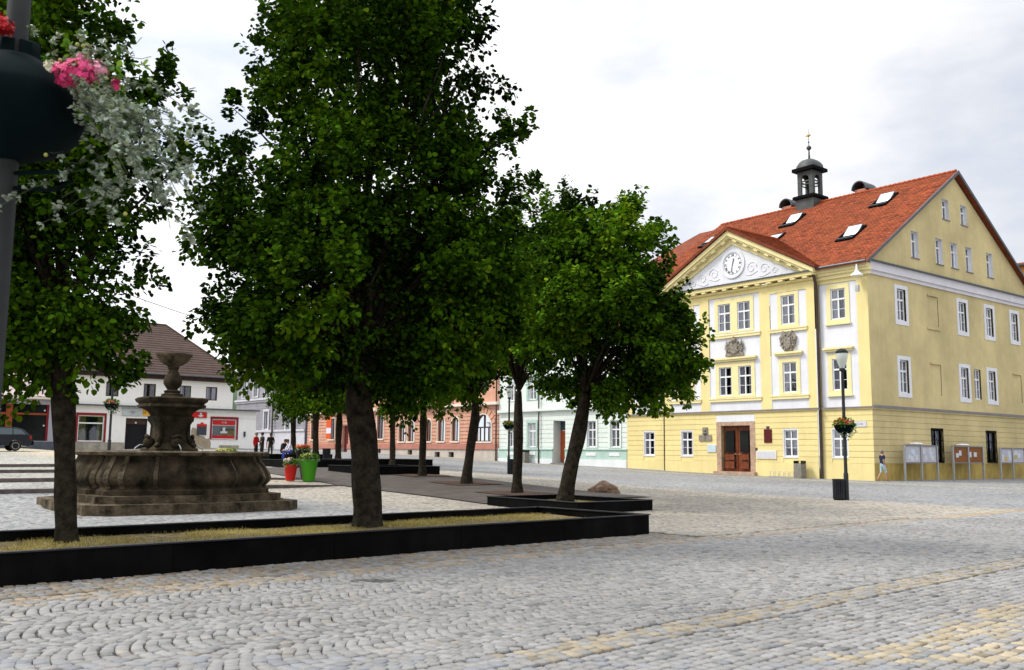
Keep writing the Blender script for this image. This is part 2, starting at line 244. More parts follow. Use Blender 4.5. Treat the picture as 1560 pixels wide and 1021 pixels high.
def relief(mb, x0, x1, z0, z1, items, d0=0., thick=.3, mi=0):
    """wall face as a grid: items (xa,xb,za,zb,depth,mat) painted in order; depth None = opening with reveals 'thick' deep"""
    xs = sorted({x0, x1, *[min(max(v, x0), x1) for it in items for v in it[:2]]}); zs = sorted({z0, z1, *[min(max(v, z0), z1) for it in items for v in it[2:4]]})
    nx, nz = len(xs) - 1, len(zs) - 1; D = [[(d0, mi)] * nz for _ in range(nx)]
    for xa, xb, za, zb, d, m in items:
        for i in range(nx):
            xm = (xs[i] + xs[i + 1]) / 2
            if xa < xm < xb:
                for j in range(nz):
                    if za < (zs[j] + zs[j + 1]) / 2 < zb: D[i][j] = (d, m)
    dep = lambda c: (d0 + thick) if c[0] is None else c[0]
    E = (d0 + thick, mi)
    for i in range(nx):
        for j in range(nz):
            c = D[i][j]
            if c[0] is not None: y = c[0]; mb.add([(xs[i], y, zs[j]), (xs[i + 1], y, zs[j]), (xs[i + 1], y, zs[j + 1]), (xs[i], y, zs[j + 1])], [(0, 1, 2, 3)], c[1])
            for (nb, ps) in ((D[i + 1][j] if i + 1 < nx else E, ((xs[i + 1], zs[j]), (xs[i + 1], zs[j + 1]))), (D[i][j + 1] if j + 1 < nz else E, ((xs[i], zs[j + 1]), (xs[i + 1], zs[j + 1])))):
                a, b = dep(c), dep(nb)
                if abs(a - b) > 1e-5:
                    mm = c[1] if a < b else nb[1]
                    if c[0] is None: mm = c[1]
                    elif nb[0] is None and nb is not E: mm = nb[1]; (xa, za), (xb, zb) = ps; mb.add([(xa, a, za), (xb, a, zb), (xb, b, zb), (xa, b, za)], [(0, 1, 2, 3)], mm)
    for j in range(nz):
        a = dep(D[0][j]); mb.add([(x0, a, zs[j]), (x0, a, zs[j + 1]), (x0, E[0], zs[j + 1]), (x0, E[0], zs[j])], [(0, 1, 2, 3)], D[0][j][1])
    for i in range(nx):
        a = dep(D[i][0]); mb.add([(xs[i], a, z0), (xs[i + 1], a, z0), (xs[i + 1], E[0], z0), (xs[i], E[0], z0)], [(0, 1, 2, 3)], D[i][0][1])
_wc = {}
def window(root, T, xc, z0, w, h, d=.1, frame='whitewood', style='cross', curtain='curtain', arch=False, backd=.7, label=None, name='window', open_=False):
    """T maps facade coordinates (x right, y inwards, z up) to the root; window > pane, curtain"""
    key = (round(w, 2), round(h, 2), frame, style, curtain, arch, open_, int(xc * 7 + z0) % 4)
    if key not in _wc:
        f = MB(); fw = .075 if w > .7 else .055; y0, y1 = 0, .07
        def archz(x): return h - w / 2 + math.sqrt(max(0, (w / 2) ** 2 - x * x)) if arch else h
        f.box(-w / 2, -w / 2 + fw, y0, y1, 0, h - (w / 2 if arch else 0)); f.box(w / 2 - fw, w / 2, y0, y1, 0, h - (w / 2 if arch else 0)); f.box(-w / 2 + fw, w / 2 - fw, y0, y1, 0, fw)
        if arch:
            n = 14; o = [(w / 2 * math.cos(math.pi * k / n), h - w / 2 + w / 2 * math.sin(math.pi * k / n)) for k in range(n + 1)]; i_ = [((w / 2 - fw) * math.cos(math.pi * k / n), h - w / 2 + (w / 2 - fw) * math.sin(math.pi * k / n)) for k in range(n + 1)]
            for k in range(n): f.prism([o[k], o[k + 1], i_[k + 1], i_[k]], y0, y1)
        else: f.box(-w / 2 + fw, w / 2 - fw, y0, y1, h - fw, h)
        if style in ('cross', 'plaincross'):
            tz = h * .66; f.box(-w / 2 + fw, w / 2 - fw, y0 - .01, y1, tz - .05, tz + .05); f.box(-.045, .045, y0 - .008, y1, fw, tz - .05); f.box(-.03, .03, y0 - .005, y1, tz + .05, archz(0) - fw)
            if style == 'cross':
                for sx_ in (-1, 1): f.box(min(sx_ * .045, sx_ * (w / 2 - fw)), max(sx_ * .045, sx_ * (w / 2 - fw)), y0 + .01, y1, tz * .5 - .014, tz * .5 + .014)
        elif style == 'double': f.box(-.035, .035, y0, y1, fw, archz(0) - fw)
        elif style == 'shop': f.box(-w / 2 + fw, w / 2 - fw, y0, y1, h * .68, h * .68 + .1)
        elif style == 'bigarch':
            tz = h * .52; f.box(-w / 2 + fw, w / 2 - fw, y0 - .01, y1, tz - .06, tz + .06)
            for xx in (-w / 4, 0, w / 4): f.box(xx - .05, xx + .05, y0, y1, fw, tz - .06)
            for xx in (-.05, .08): f.box(xx - .03, xx + .03, y0, y1, tz + .06, archz(xx) - fw)
        fo = f.build(name, frame); fme = fo.data; bpy.data.objects.remove(fo)
        g = MB()
        if arch:
            n = 14; g.add([(-w / 2 + .02, .05, .02), (w / 2 - .02, .05, .02)] + [((w / 2 - .02) * math.cos(math.pi * k / n), .05, h - w / 2 + (w / 2 - .02) * math.sin(math.pi * k / n)) for k in range(n + 1)], [tuple(range(n + 3))])
        else: g.add([(-w / 2 + .02, .05, .02), (w / 2 - .02, .05, .02), (w / 2 - .02, .05, h - .02), (-w / 2 + .02, .05, h - .02)], [(0, 1, 2, 3)])
        go = g.build('pane', 'glass'); gme = go.data; bpy.data.objects.remove(go)
        c = MB(); rr = random.Random(key[-1] * 31 + int(w * 100))
        if curtain:
            for sg in ((-1, 1) if not open_ else (-1,)):
                xs = np.linspace(w / 2 - .01, w * rr.choice((.04, .10, .18, .26)), 12); hh = h - (w / 2 * .3 if arch else 0)
                for k in range(11): c.add([(sg * xs[k], .10 + .03 * (k % 2), .05), (sg * xs[k + 1], .10 + .03 * ((k + 1) % 2), .05), (sg * xs[k + 1], .10 + .03 * ((k + 1) % 2), hh), (sg * xs[k], .10 + .03 * (k % 2), hh)], [(0, 1, 2, 3)])
        cme = None
        if c.v: oo = c.build('curtain', curtain); cme = oo.data; bpy.data.objects.remove(oo)
        r = MB(); e_ = .0; r.box(-w / 2 + .003, w / 2 - .003, .35, .352, 0.003, h - .003); oo = r.build('backing', 'dark'); rme = oo.data; bpy.data.objects.remove(oo)
        _wc[key] = (fme, gme, cme, rme)
    fme, gme, cme, rme = _wc[key]
    o = link(name, fme, root, T @ Matrix.Translation((xc, d, z0)))
    if label: o['label'] = label
    link('pane', gme, o)
    if cme: link('curtain', cme, o)
    link('backing', rme, o)
    return o
# ================================================================== GROUND
def axis(segs):
    r = [segs[0][0]]
    for a, b, st in segs: r += list(np.linspace(a, b, max(1, int(round((b - a) / st))) + 1)[1:])
    return r
aa = axis([(-1500, -200, 260), (-200, -30, 34), (-30, 0, 3), (0, 60, .8), (60, 130, 3), (130, 300, 20), (300, 2000, 340)])
for r_, h_ in RISERS: aa = [v for v in aa if abs(v - r_) > .3] + [r_ - .012, r_ + .001]
aa = np.array(sorted(aa)); bb = np.array(axis([(-1800, -200, 320), (-200, -60, 28), (-60, -10, 3), (-10, 60, .9), (60, 120, 4), (120, 300, 20), (300, 2000, 340)]))
GA, GB = np.meshgrid(aa, bb, indexing='ij'); GZ = gz(GA, GB)
V = np.stack([GA * AV.x + GB * BV.x, GA * AV.y + GB * BV.y, GZ - .02], -1).reshape(-1, 3); na, nb_ = len(aa), len(bb)
I = (np.arange(na - 1)[:, None] * nb_ + np.arange(nb_ - 1)); F = np.stack([I, I + nb_, I + nb_ + 1, I + 1], -1).reshape(-1, 4)
def ground_mat():
    m = bpy.data.materials.new('square_paving'); m.use_nodes = True; t = m.node_tree; p = t.nodes['Principled BSDF']; p.inputs['Roughness'].default_value = .8; p.inputs['Specular IOR Level'].default_value = .25
    def n(ty, **k): return nn(ty, t, **k)
    g = n('ShaderNodeNewGeometry'); lk = t.links.new
    def dot(v):
        d = n('ShaderNodeVectorMath', operation='DOT_PRODUCT'); lk(g.outputs['Position'], d.inputs[0]); d.inputs[1].default_value = v; return d.outputs['Value']
    q, s = dot(tuple(QV)), dot(tuple(SV)); a, b = dot(tuple(AV)), dot(tuple(BV))
    def math_(op, x, y=None, z=None):
        d = n('ShaderNodeMath', operation=op)
        for i, v in enumerate((x, y, z)):
            if v is None: continue
            if isinstance(v, (int, float)): d.inputs[i].default_value = v
            else: lk(v, d.inputs[i])
        return d.outputs[0]
    cv = n('ShaderNodeCombineXYZ'); lk(q, cv.inputs[0]); lk(s, cv.inputs[1])
    # cobbles: distorted little squares
    nz = n('ShaderNodeTexNoise'); nz.inputs['Scale'].default_value = 1.3; lk(cv.outputs[0], nz.inputs['Vector'])
    ad = n('ShaderNodeMixRGB', blend_type='LINEAR_LIGHT'); ad.inputs[0].default_value = .10; lk(cv.outputs[0], ad.inputs[1]); lk(nz.outputs['Color'], ad.inputs[2])
    vo = n('ShaderNodeTexVoronoi', distance='CHEBYCHEV'); vo.inputs['Scale'].default_value = 8.5; vo.inputs['Randomness'].default_value = .45; lk(ad.outputs[0], vo.inputs['Vector'])
    sp = n('ShaderNodeSeparateColor'); lk(vo.outputs['Color'], sp.inputs[0])
    st = n('ShaderNodeValToRGB'); lk(sp.outputs[0], st.inputs[0]); E_ = st.color_ramp.elements; E_[0].color = (.18, .185, .19, 1); E_[1].color = (.33, .325, .31, 1); x_ = E_.new(.35); x_.color = (.255, .255, .25, 1)
    jo = n('ShaderNodeMapRange'); jo.inputs['From Min'].default_value = .40; jo.inputs['From Max'].default_value = .58; jo.inputs['To Min'].default_value = 1; jo.inputs['To Max'].default_value = .35; lk(vo.outputs['Distance'], jo.inputs['Value'])
    sc = n('ShaderNodeVectorMath', operation='SCALE'); lk(st.outputs[0], sc.inputs[0]); lk(jo.outputs[0], sc.inputs['Scale'])
    last = sc.outputs[0]
    w2 = n('ShaderNodeTexNoise'); w2.inputs['Scale'].default_value = .35; w2.inputs['Detail'].default_value = 5; lk(cv.outputs[0], w2.inputs['Vector'])
    w2o = math_('MULTIPLY', math_('SUBTRACT', w2.outputs['Fac'], .5), .9)
    def band(co, lo, hi, soft=.06, wob=1.0):
        c = math_('ADD', co, math_('MULTIPLY', w2o, wob)); l_ = n('ShaderNodeMapRange'); l_.inputs['From Min'].default_value = lo - soft; l_.inputs['From Max'].default_value = lo + soft; lk(c, l_.inputs['Value'])
        h_ = n('ShaderNodeMapRange'); h_.inputs['From Min'].default_value = hi - soft; h_.inputs['From Max'].default_value = hi + soft; h_.inputs['To Min'].default_value = 1; h_.inputs['To Max'].default_value = 0; lk(c, h_.inputs['Value'])
        return math_('MULTIPLY', l_.outputs[0], h_.outputs[0])
    def tintby(last, f, col, amt):
        mm = n('ShaderNodeMixRGB', blend_type='MULTIPLY'); lk(math_('MULTIPLY', f, amt), mm.inputs[0]); lk(last, mm.inputs[1]); mm.inputs[2].default_value = (*col, 1); return mm.outputs[0]
    last = tintby(last, band(q, 5.3, 5.75, .05, .1), (1.15, .98, .72), 1.0)
    last = tintby(last, band(q, 10.6, 11.1, .08, .15), (1.2, .98, .70), 1.0)
    right = band(s, 15.5, 400, 1.0)
    last = tintby(last, math_('MULTIPLY', band(q, 11.1, 200, .4, .6), math_('MULTIPLY', right, band(b, -50, 30.6, .25, .4))), (1.28, 1.16, .98), 1.0)
    last = tintby(last, band(b, 30.8, 46.6, .3, .2), (.93, .93, .95), 1.0)
    last = tintby(last, band(b, 46.6, 47.6, .2, .1), (1.35, 1.22, .92), 1.0)
    last = tintby(last, math_('MULTIPLY', band(q, 34, 200, 2.5, .6), band(b, -60, 17.0, .3, .1)), (1.34, 1.30, 1.16), 1.0)
    big = n('ShaderNodeTexNoise'); big.inputs['Scale'].default_value = .12; big.inputs['Detail'].default_value = 8; lk(cv.outputs[0], big.inputs['Vector'])
    br = n('ShaderNodeMapRange'); br.inputs['From Min'].default_value = .35; br.inputs['From Max'].default_value = .65; br.inputs['To Min'].default_value = .86; br.inputs['To Max'].default_value = 1.12; lk(big.outputs['Fac'], br.inputs['Value'])
    s2 = n('ShaderNodeVectorMath', operation='SCALE'); lk(last, s2.inputs[0]); lk(br.outputs[0], s2.inputs['Scale']); lk(s2.outputs[0], p.inputs['Base Color'])
    bu = n('ShaderNodeBump'); bu.inputs['Strength'].default_value = .5; bu.inputs['Distance'].default_value = .02; lk(jo.outputs[0], bu.inputs['Height']); lk(bu.outputs[0], p.inputs['Normal']); return m
M['ground'] = ground_mat()
ground = struct(npmesh('ground', V, F, 'ground'))
# kerb stones edging the four low terrace steps; riser shade painted as dark colour
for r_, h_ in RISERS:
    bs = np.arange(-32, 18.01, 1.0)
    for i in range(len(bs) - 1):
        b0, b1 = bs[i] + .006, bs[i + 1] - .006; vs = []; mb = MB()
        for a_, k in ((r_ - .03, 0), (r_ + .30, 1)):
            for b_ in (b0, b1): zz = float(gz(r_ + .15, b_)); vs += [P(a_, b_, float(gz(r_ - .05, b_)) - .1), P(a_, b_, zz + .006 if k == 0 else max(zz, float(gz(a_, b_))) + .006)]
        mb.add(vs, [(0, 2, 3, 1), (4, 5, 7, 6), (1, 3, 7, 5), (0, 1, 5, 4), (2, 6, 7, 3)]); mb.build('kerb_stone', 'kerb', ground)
# ------------------------------------------------------------------ cobbles near the camera: segmental arches and straight rows
def infront(x, y, pad=1.6, ymax=25.0):
    return (y > 5.4) & (y < ymax) & (np.abs(x) < y * (780 / FPX) + pad)
def inplanter(q, s): return (q > 12.2) & (q < 15.6) & (s < 15.3)
cq, cs, ct = [], [], []; W_ = 1.18; R_ = W_ / math.sqrt(2); zone = []
jj = np.arange(-1, 6)
def arcz(q0, nst, s_lo, s_hi, zn):
    for j in range(nst):
        qc = q0 + W_ * (j + .5)
        ks = np.arange(s_lo, s_hi, .120); th = np.linspace(-math.pi / 4, math.pi / 4, 13)[:-1] + math.pi / 48
        K, T = np.meshgrid(ks, th, indexing='ij'); T = T + RNG.normal(0, .012, T.shape)
        cq.append((qc + R_ * np.sin(T)).ravel()); cs.append((K - R_ * np.cos(T) + R_ + RNG.normal(0, .004, T.shape)).ravel()); ct.append((-T).ravel()); zone.append(np.full(T.size, zn))
def rows(q0, q1, s_lo, s_hi, zn, pitch=.112):
    qs = np.arange(q0 + .05, q1 - .04, pitch)
    for q_ in qs:
        s_ = np.arange(s_lo, s_hi, .125) + RNG.uniform(0, .1); s_ = s_ + RNG.normal(0, .006, s_.shape); cq.append(np.full(s_.shape, q_) + RNG.normal(0, .004, s_.shape)); cs.append(s_); ct.append(RNG.normal(0, .04, s_.shape)); zone.append(np.full(s_.size, zn))
rows(2.0, 5.3, -6, 40, 0); rows(5.3, 5.76, -8, 40, 1); arcz(5.80, 4, -10, 40, 2); rows(10.56, 11.2, -12, 40, 1); rows(11.2, 12.2, -12, 15.2, 3); arcz(11.25, 10, 15.6, 42, 4)
arcz(15.65, 3, -12, 14.9, 5)
cq, cs, ct, zone = map(np.concatenate, (cq, cs, ct, zone))
X = cq * QV.x + cs * SV.x; Y = cq * QV.y + cs * SV.y; k = infront(X, Y) & ~inplanter(cq, cs); cq, cs, ct, zone, X, Y = (v[k] for v in (cq, cs, ct, zone, X, Y)); n = len(cq)
ca_, cb_ = X * AV.x + Y * AV.y, X * BV.x + Y * BV.y; CZ = gz(ca_, cb_)
g_ = RNG.uniform(.225, .31, n); base = np.stack([g_ * 1.03, g_ * 1.0, g_ * .95], 1); kk = RNG.random(n)
base[kk < .14] *= [.82, .84, .87]; base[kk > .97] *= [1.08, 1.0, .90]; base[(kk > .90) & (kk < .93)] *= .6
och = np.array([1.30, .95, .52]); m1 = (zone == 1) & (RNG.random(n) < .55); base[m1 & (cq < 8)] *= [1.14, 1.0, .77]; base[m1 & (cq > 8)] *= [1.10, .93, .72]
m3 = (zone == 3) & (RNG.random(n) < .5); base[m3] *= [1.0, .84, .64]; base[zone == 3] *= .80
m4 = zone == 4; base[m4] *= [1.06, 1.0, .90]; base[zone == 5] *= [.96, .95, .90]
# the warm patch of yellow granite in the lower right
pq = 4.05 + (cs - 5.0) * -.02; mo = (zone == 0) & (cq < 4.0 - .10 * np.maximum(0, 8 - cs) ** 2 * .6 + .12 * np.sin(cs * 1.3)) & (RNG.random(n) < .66) & ~((cs > 7.6) & (np.abs(cq - (3.5 - .12 * (cs - 7.6))) < .07)); base[mo] *= [1.28, 1.11, .82]
wob = np.array([noise.noise(Vector((x * .35, y * .35, 3))) for x, y in zip(X, Y)]); base *= (1 + .22 * wob)[:, None]
gd_ = ghit(574, 886); dd_ = np.hypot((X - gd_.x) / .33, (Y - gd_.y) / .16); base *= (1 - .72 * np.exp(-dd_ ** 4))[:, None]
hw = np.where(zone == 0, .0505, .0545) * RNG.uniform(.92, 1.06, n); hl = np.where((zone == 0) | (zone == 1) | (zone == 3), .057, .050) * RNG.uniform(.88, 1.05, n)
# local box: across (q) hw, along (s) hl ; 12 verts: base ring, shoulder ring, top ring
corn = np.array([(-1, -1), (1, -1), (1, 1), (-1, 1)], float)
def cobv(hw, hl, th, x, y, z, rng):
    m = len(hw); jit = rng.normal(0, .09, (m, 4, 2)); out = []
    dz = rng.normal(0, .0035, m); tl = rng.normal(0, .0022, (m, 4))
    for ring, (sc_, zz) in enumerate(((1.0, -.03), (.98, -.002), (.80, .008))):
        c = (corn[None] + jit) * sc_; u = c[..., 0] * hw[:, None]; v = c[..., 1] * hl[:, None]
        qx = u * np.cos(th)[:, None] + v * np.sin(th)[:, None]; sy = -u * np.sin(th)[:, None] + v * np.cos(th)[:, None]
        out.append(np.stack([x[:, None] + qx * QV.x + sy * SV.x, y[:, None] + qx * QV.y + sy * SV.y, z[:, None] + zz + dz[:, None] + tl * (1 if ring else 0)], -1))
    return np.concatenate(out, 1)
cf = np.array([(8, 9, 10, 11)] + [(r * 4 + i, r * 4 + (i + 1) % 4, r * 4 + 4 + (i + 1) % 4, r * 4 + 4 + i) for r in (0, 1) for i in range(4)])
px_ = CX + FPX * X / Y; py_ = 689 + FPX * 1.6 / Y; seen = (px_ > 5) & (px_ < 1555) & (py_ < 1012)
order = np.argsort(np.where(seen, Y, 1e9)); ind = order[:300]; rest = np.setdiff1d(np.arange(n), ind)
Vc = cobv(hw[rest], hl[rest], ct[rest], X[rest], Y[rest], CZ[rest], RNG); Fc = (cf[None] + (np.arange(len(rest)) * 12)[:, None, None]).reshape(-1, 4)
struct(npmesh('cobbles', Vc.reshape(-1, 3), Fc, 'cobble', np.repeat(base[rest], 12, 0), ground), 'stuff')
cm = []
for i in range(10):
    hv = cobv(np.array([.052]), np.array([.054]), np.zeros(1), np.zeros(1), np.zeros(1), np.zeros(1), RNG)[0]; g1 = (.24, .25, .27, .28, .30, .26, .29, .25, .28, .27)[i]; cc = np.array((g1, g1, g1)) * ((1.03, 1, .95) if i % 4 else (.9, .92, .96))
    o = npmesh('cobble', hv, cf, 'cobble', np.tile(cc, (12, 1))); cm.append(o.data); bpy.data.objects.remove(o)
for i in ind:
    o = link('cobble', cm[int(RNG.integers(10))], ground); o.location = (X[i], Y[i], CZ[i]); o.rotation_euler = (0, 0, ct[i]); s_ = hw[i] / .052; o.scale = (s_, s_, 1)
# sand bed just above the ground sheet under these cobbles
qb = np.arange(1.5, 30, .5); sb = np.arange(-13, 43, .5); fb, vb = [], []
for q_ in qb:
    for s_ in sb:
        c = Q(q_ + .25, s_ + .25)
        if infront(np.array(c.x), np.array(c.y), 1.5, 24.6) and not inplanter(q_ + .25, s_ + .25) and (q_ > 1.9) and not (q_ + .25 > 19.6 and s_ < 15.2) and not (q_ + .25 > 23.2):
            o = len(vb)
            for dq, ds in ((0, 0), (.5, 0), (.5, .5), (0, .5)): pp = Q(q_ + dq, s_ + ds); vb.append((pp.x, pp.y, gzx(pp.x, pp.y) - .014))
            fb.append((o, o + 1, o + 2, o + 3))
struct(npmesh('paving_bed', vb, fb, 'bed'))
# ================================================================== TOWN HALL
TH = empty('town_hall', 'yellow and white town hall with clock pediment, red tiled roof and small bell turret', 'building', at(P(29.6, 50.1, 0), FRONT))
I4 = Matrix(); TR = Matrix.Translation((0, -.3, 0)); TSD = Matrix(((0, -1, 0, 0), (1, 0, 0, 0), (0, 0, 1, 0), (0, 0, 0, 1)))
BANDZ = [1.15 + .35 * k for k in range(9)]
XC = -9.55
def bands(T, x0, x1, opens, m, y=0.0):
    for z in BANDZ:
        za, zb = z + .012, z + .338; cut = sorted((max(a, x0), min(b, x1)) for a, b, c, d in opens if c < zb and d > za and b > x0 and a < x1); x = x0
        for a, b in cut + [(x1, x1)]:
            if a - x > .02: mb = MB(); mb.T = T; mb.box(x, a, y - .038, y + .002, za, zb); mb.build('plaster_band', m, TH)
            x = max(x, b)
    pl = sorted((a, b) for a, b, c, d in opens if c < 1.1); x = x0
    for a, b in pl + [(x1, x1)]:
        mb = MB(); mb.T = T; mb.box(x, a, y - .055, y + .002, -.4, 1.15); x = b; mb.build('plinth', 'yplinth' if m == 'yellow_shade' else m, TH)
# ground storey walls
gro = [(-2.68, -1.58, 1.42, 3.22)]; grr = [(-5.9, -4.8, 1.42, 3.22), (-14.25, -13.15, 1.42, 3.22), (-11.1, -8.0, .2, 4.16)]; grl = [(-18.05, -16.95, 1.42, 3.22)]
def gwall(T, x0, x1, opens, m, thick=.5):
    mb = MB(); mb.T = T; relief(mb, x0, x1, -.4, 4.3, [(a, b, c, d, None, 0) for a, b, c, d in opens], 0, thick); mb.build('wall', m, TH)
gwall(I4, -3.4, 0, gro, 'yellow'); gwall(TR, -15.7, -3.4, [o_ if o_[0] != -11.1 else (-10.72, -8.38, .3, 3.5) for o_ in grr], 'yellow', .8); gwall(I4, -19.7, -15.7, grl, 'yellow')
bands(I4, -3.4, .028, gro, 'yellow'); bands(TR, -15.7, -3.4, grr, 'yellow'); bands(I4, -19.7, -15.7, grl, 'yellow')
SW = [(6.6, 7.95, 1.3, 3.25), (13.8, 15.15, 1.3, 3.25), (19.8, 21.1, 1.3, 3.25)]
gwall(TSD, .002, 22.2, SW, 'yellow_shade'); bands(TSD, 0, 22.2, SW, 'yellow_shade')
for T, xs_ in ((I4, (-2.13, -17.5)), (TR, (-5.35, -13.7))):
    for xc in xs_:
        mb = MB(); mb.T = T
        for b_ in ((xc - .55, xc - .49, 1.42, 3.22), (xc + .49, xc + .55, 1.42, 3.22), (xc - .49, xc + .49, 1.42, 1.5), (xc - .49, xc + .49, 3.14, 3.22)): mb.box(b_[0], b_[1], -.034, .12, b_[2], b_[3])
        mb.build('window_surround', 'white', TH); window(TH, T, xc, 1.5, .98, 1.64, .05)
# upper storeys
def up(T, x0, x1, panels, wins, z1=12.3, ym='yellow', extra=()):
    it = [(a, b, c, d, .045, 1) for a, b, c, d in panels] + list(extra) + [(xc - w / 2, xc + w / 2, z, z + h, None, 1) for xc, w, z, h in wins]
    mb = MB(); mb.T = T; relief(mb, x0, x1, 4.45, z1, it, 0, .5); mb.build('wall', [ym, 'white'], TH)
def surr(T, xa, xb, za, zb, wins, sill=True, d=.045):
    mb = MB(); mb.T = T; relief(mb, xa, xb, za, zb, [(xc - w / 2, xc + w / 2, z, z + h, None, 0) for xc, w, z, h in wins], d - .03, .028)
    mb.build('window_surround', 'pale', TH)
    if sill: mb = MB(); mb.T = T; mb.box(xa - .08, xb + .08, -.09, d - .032, za - .1, za - .002); mb.build('sill', 'pale', TH)
W3, W2 = (9.74, 1.86), (5.46, 1.90)
ww = [(-2.0, 1.0, *W3), (-2.03, 1.0, *W2)]; up(I4, -3.4, 0, [(-3.28, -.74, 4.45, 11.97)], ww)
surr(I4, -2.78, -1.22, 9.5, 11.9, ww[:1]); surr(I4, -2.81, -1.25, 5.2, 7.66, ww[1:])
RC = [XC - 4.22, XC + 4.22]; wr = []; pan = []
for xc in RC: wr += [(xc, 1.02, *W3), (xc, 1.02, *W2)]; pan += [(xc - 1.35, xc + 1.35, 9.48, 11.82), (xc - 1.35, xc + 1.35, 5.30, 9.28), (xc - 1.35, xc + 1.35, 4.45, 5.06)]
for dx in (-.80, .80): wr += [(XC + dx, 1.04, *W3), (XC + dx, 1.04, *W2)]
pan += [(XC - 2.08, XC + 2.08, 9.48, 12.05), (XC - 2.08, XC + 2.08, 5.30, 9.28), (XC - 2.08, XC + 2.08, 4.45, 5.06)]
up(TR, -15.7, -3.4, pan, wr, 12.35)
for xc in RC: surr(TR, xc - .78, xc + .78, 9.55, 11.8, [(xc, 1.02, *W3)], False); surr(TR, xc - .78, xc + .78, 5.34, 7.62, [(xc, 1.02, *W2)], False)
for z in (W3, W2): surr(TR, XC - 1.6, XC + 1.6, z[0] - .12, z[0] + 2.2, [(XC - .8, 1.04, *z), (XC + .8, 1.04, *z)], False)
for xa, xb in ((RC[1] - 1.38, RC[1] + 1.38), (RC[0] - 1.38, RC[0] + 1.38), (XC - 2.12, XC + 2.12)):
    for z in (9.28, 5.06): mb = MB(); mb.T = TR; mb.box(xa, xb, -.07, .04, z, z + .2); mb.box(xa - .03, xb + .03, -.10, .03, z + .16, z + .24); mb.build('string_course', 'pale', TH)
ww = [(-17.7, 1.0, *W3), (-17.7, 1.0, *W2)]; up(I4, -19.7, -15.7, [(-19.0, -16.3, 4.45, 11.97)], ww); surr(I4, -18.48, -16.92, 9.5, 11.9, ww[:1]); surr(I4, -18.48, -16.92, 5.2, 7.66, ww[1:])
for T, xc in ((I4, -2.0), (I4, -17.7), (TR, RC[0]), (TR, RC[1])):
    op = T is TR and xc == RC[1] or xc == -2.0
    window(TH, T, xc, W3[0], 1.0, W3[1], .09); window(TH, T, xc if xc != -2.0 else -2.03, W2[0], 1.0, W2[1], .09, open_=op)
for dx in (-.8, .8):
    for z in (W3, W2): window(TH, TR, XC + dx, z[0], 1.04, z[1], .09)
for T, xa, xb, z in ((I4, -2.95, -1.1, 7.8), (TR, RC[1] - .95, RC[1] + .95, 7.76), (TR, RC[0] - .95, RC[0] + .95, 7.76), (TR, XC - 1.75, XC + 1.75, 7.72), (I4, -18.6, -16.8, 7.8)):
    mb = MB(); mb.T = T; mb.box(xa, xb, -.12, .04, z, z + .12); mb.box(xa - .07, xb + .07, -.2, .035, z + .12, z + .24); mb.build('lintel_cornice', 'pale', TH)
# side wall upper storeys
sw = [(3.72, .98, 9.78, 1.95), (11.4, .98, 9.78, 1.95), (15.2, .98, 9.78, 1.95), (19.0, .98, 9.78, 1.95), (3.72, .98, 5.38, 2.0), (11.28, .98, 5.38, 2.0), (13.05, .9, 5.38, 2.0), (15.1, .98, 5.38, 2.0)]
up(TSD, .002, 22.2, [], sw, 12.3, 'yellow_shade', extra=[(6.8, 8.2, 5.4, 7.35, .03, 0), (6.8, 8.2, 9.78, 11.7, .03, 0), (18.2, 19.6, 5.4, 7.35, .03, 0)])
for xc, w_, z, h in sw:
    window(TH, TSD, xc, z, w_, h, .1)
    if w_ > .95: mb = MB(); mb.T = TSD; relief(mb, xc - .77, xc + .77, z - .27, z + h + .24, [(xc - w_ / 2, xc + w_ / 2, z, z + h, None, 0)], -.03, .029); mb.build('window_surround', 'white', TH)
for u0, u1, z in ((6.7, 8.3, 9.55), (6.9, 8.1, 7.36), (6.9, 8.1, 11.7), (18.3, 19.5, 7.36)): mb = MB(); mb.T = TSD; mb.box(u0, u1, -.07, .0, z, z + .12); mb.build('blind_window_ledge', 'yellow_shade', TH)
for xa, xb, za, zb in SW:   # barred ground floor windows
    f = MB(); f.T = TSD; xm = (xa + xb) / 2
    for t in np.linspace(0, 1, 6): f.tube([(xa + .05 + t * (xb - xa - .1) + .035 * math.sin(k * 1.6 + t * 9), -.05 - .03 * math.sin(k * .8) ** 2, za + k * (zb - za) / 12) for k in range(13)], .014, 4)
    for z in (za + .03, za + .65, za + 1.3, zb - .03): f.box(xa + .02, xb - .02, -.06, -.03, z - .02, z + .02)
    g = f.build('window_grille', 'black', TH); window(TH, TSD, xm, za, xb - xa, zb - za, .1, frame='black', style='double')
    mb = MB(); mb.T = TSD; relief(mb, xa - .09, xb + .09, za - .09, zb + .09, [(xa, xb, za, zb, None, 0)], -.045, .044); mb.build('window_surround', 'black', TH)
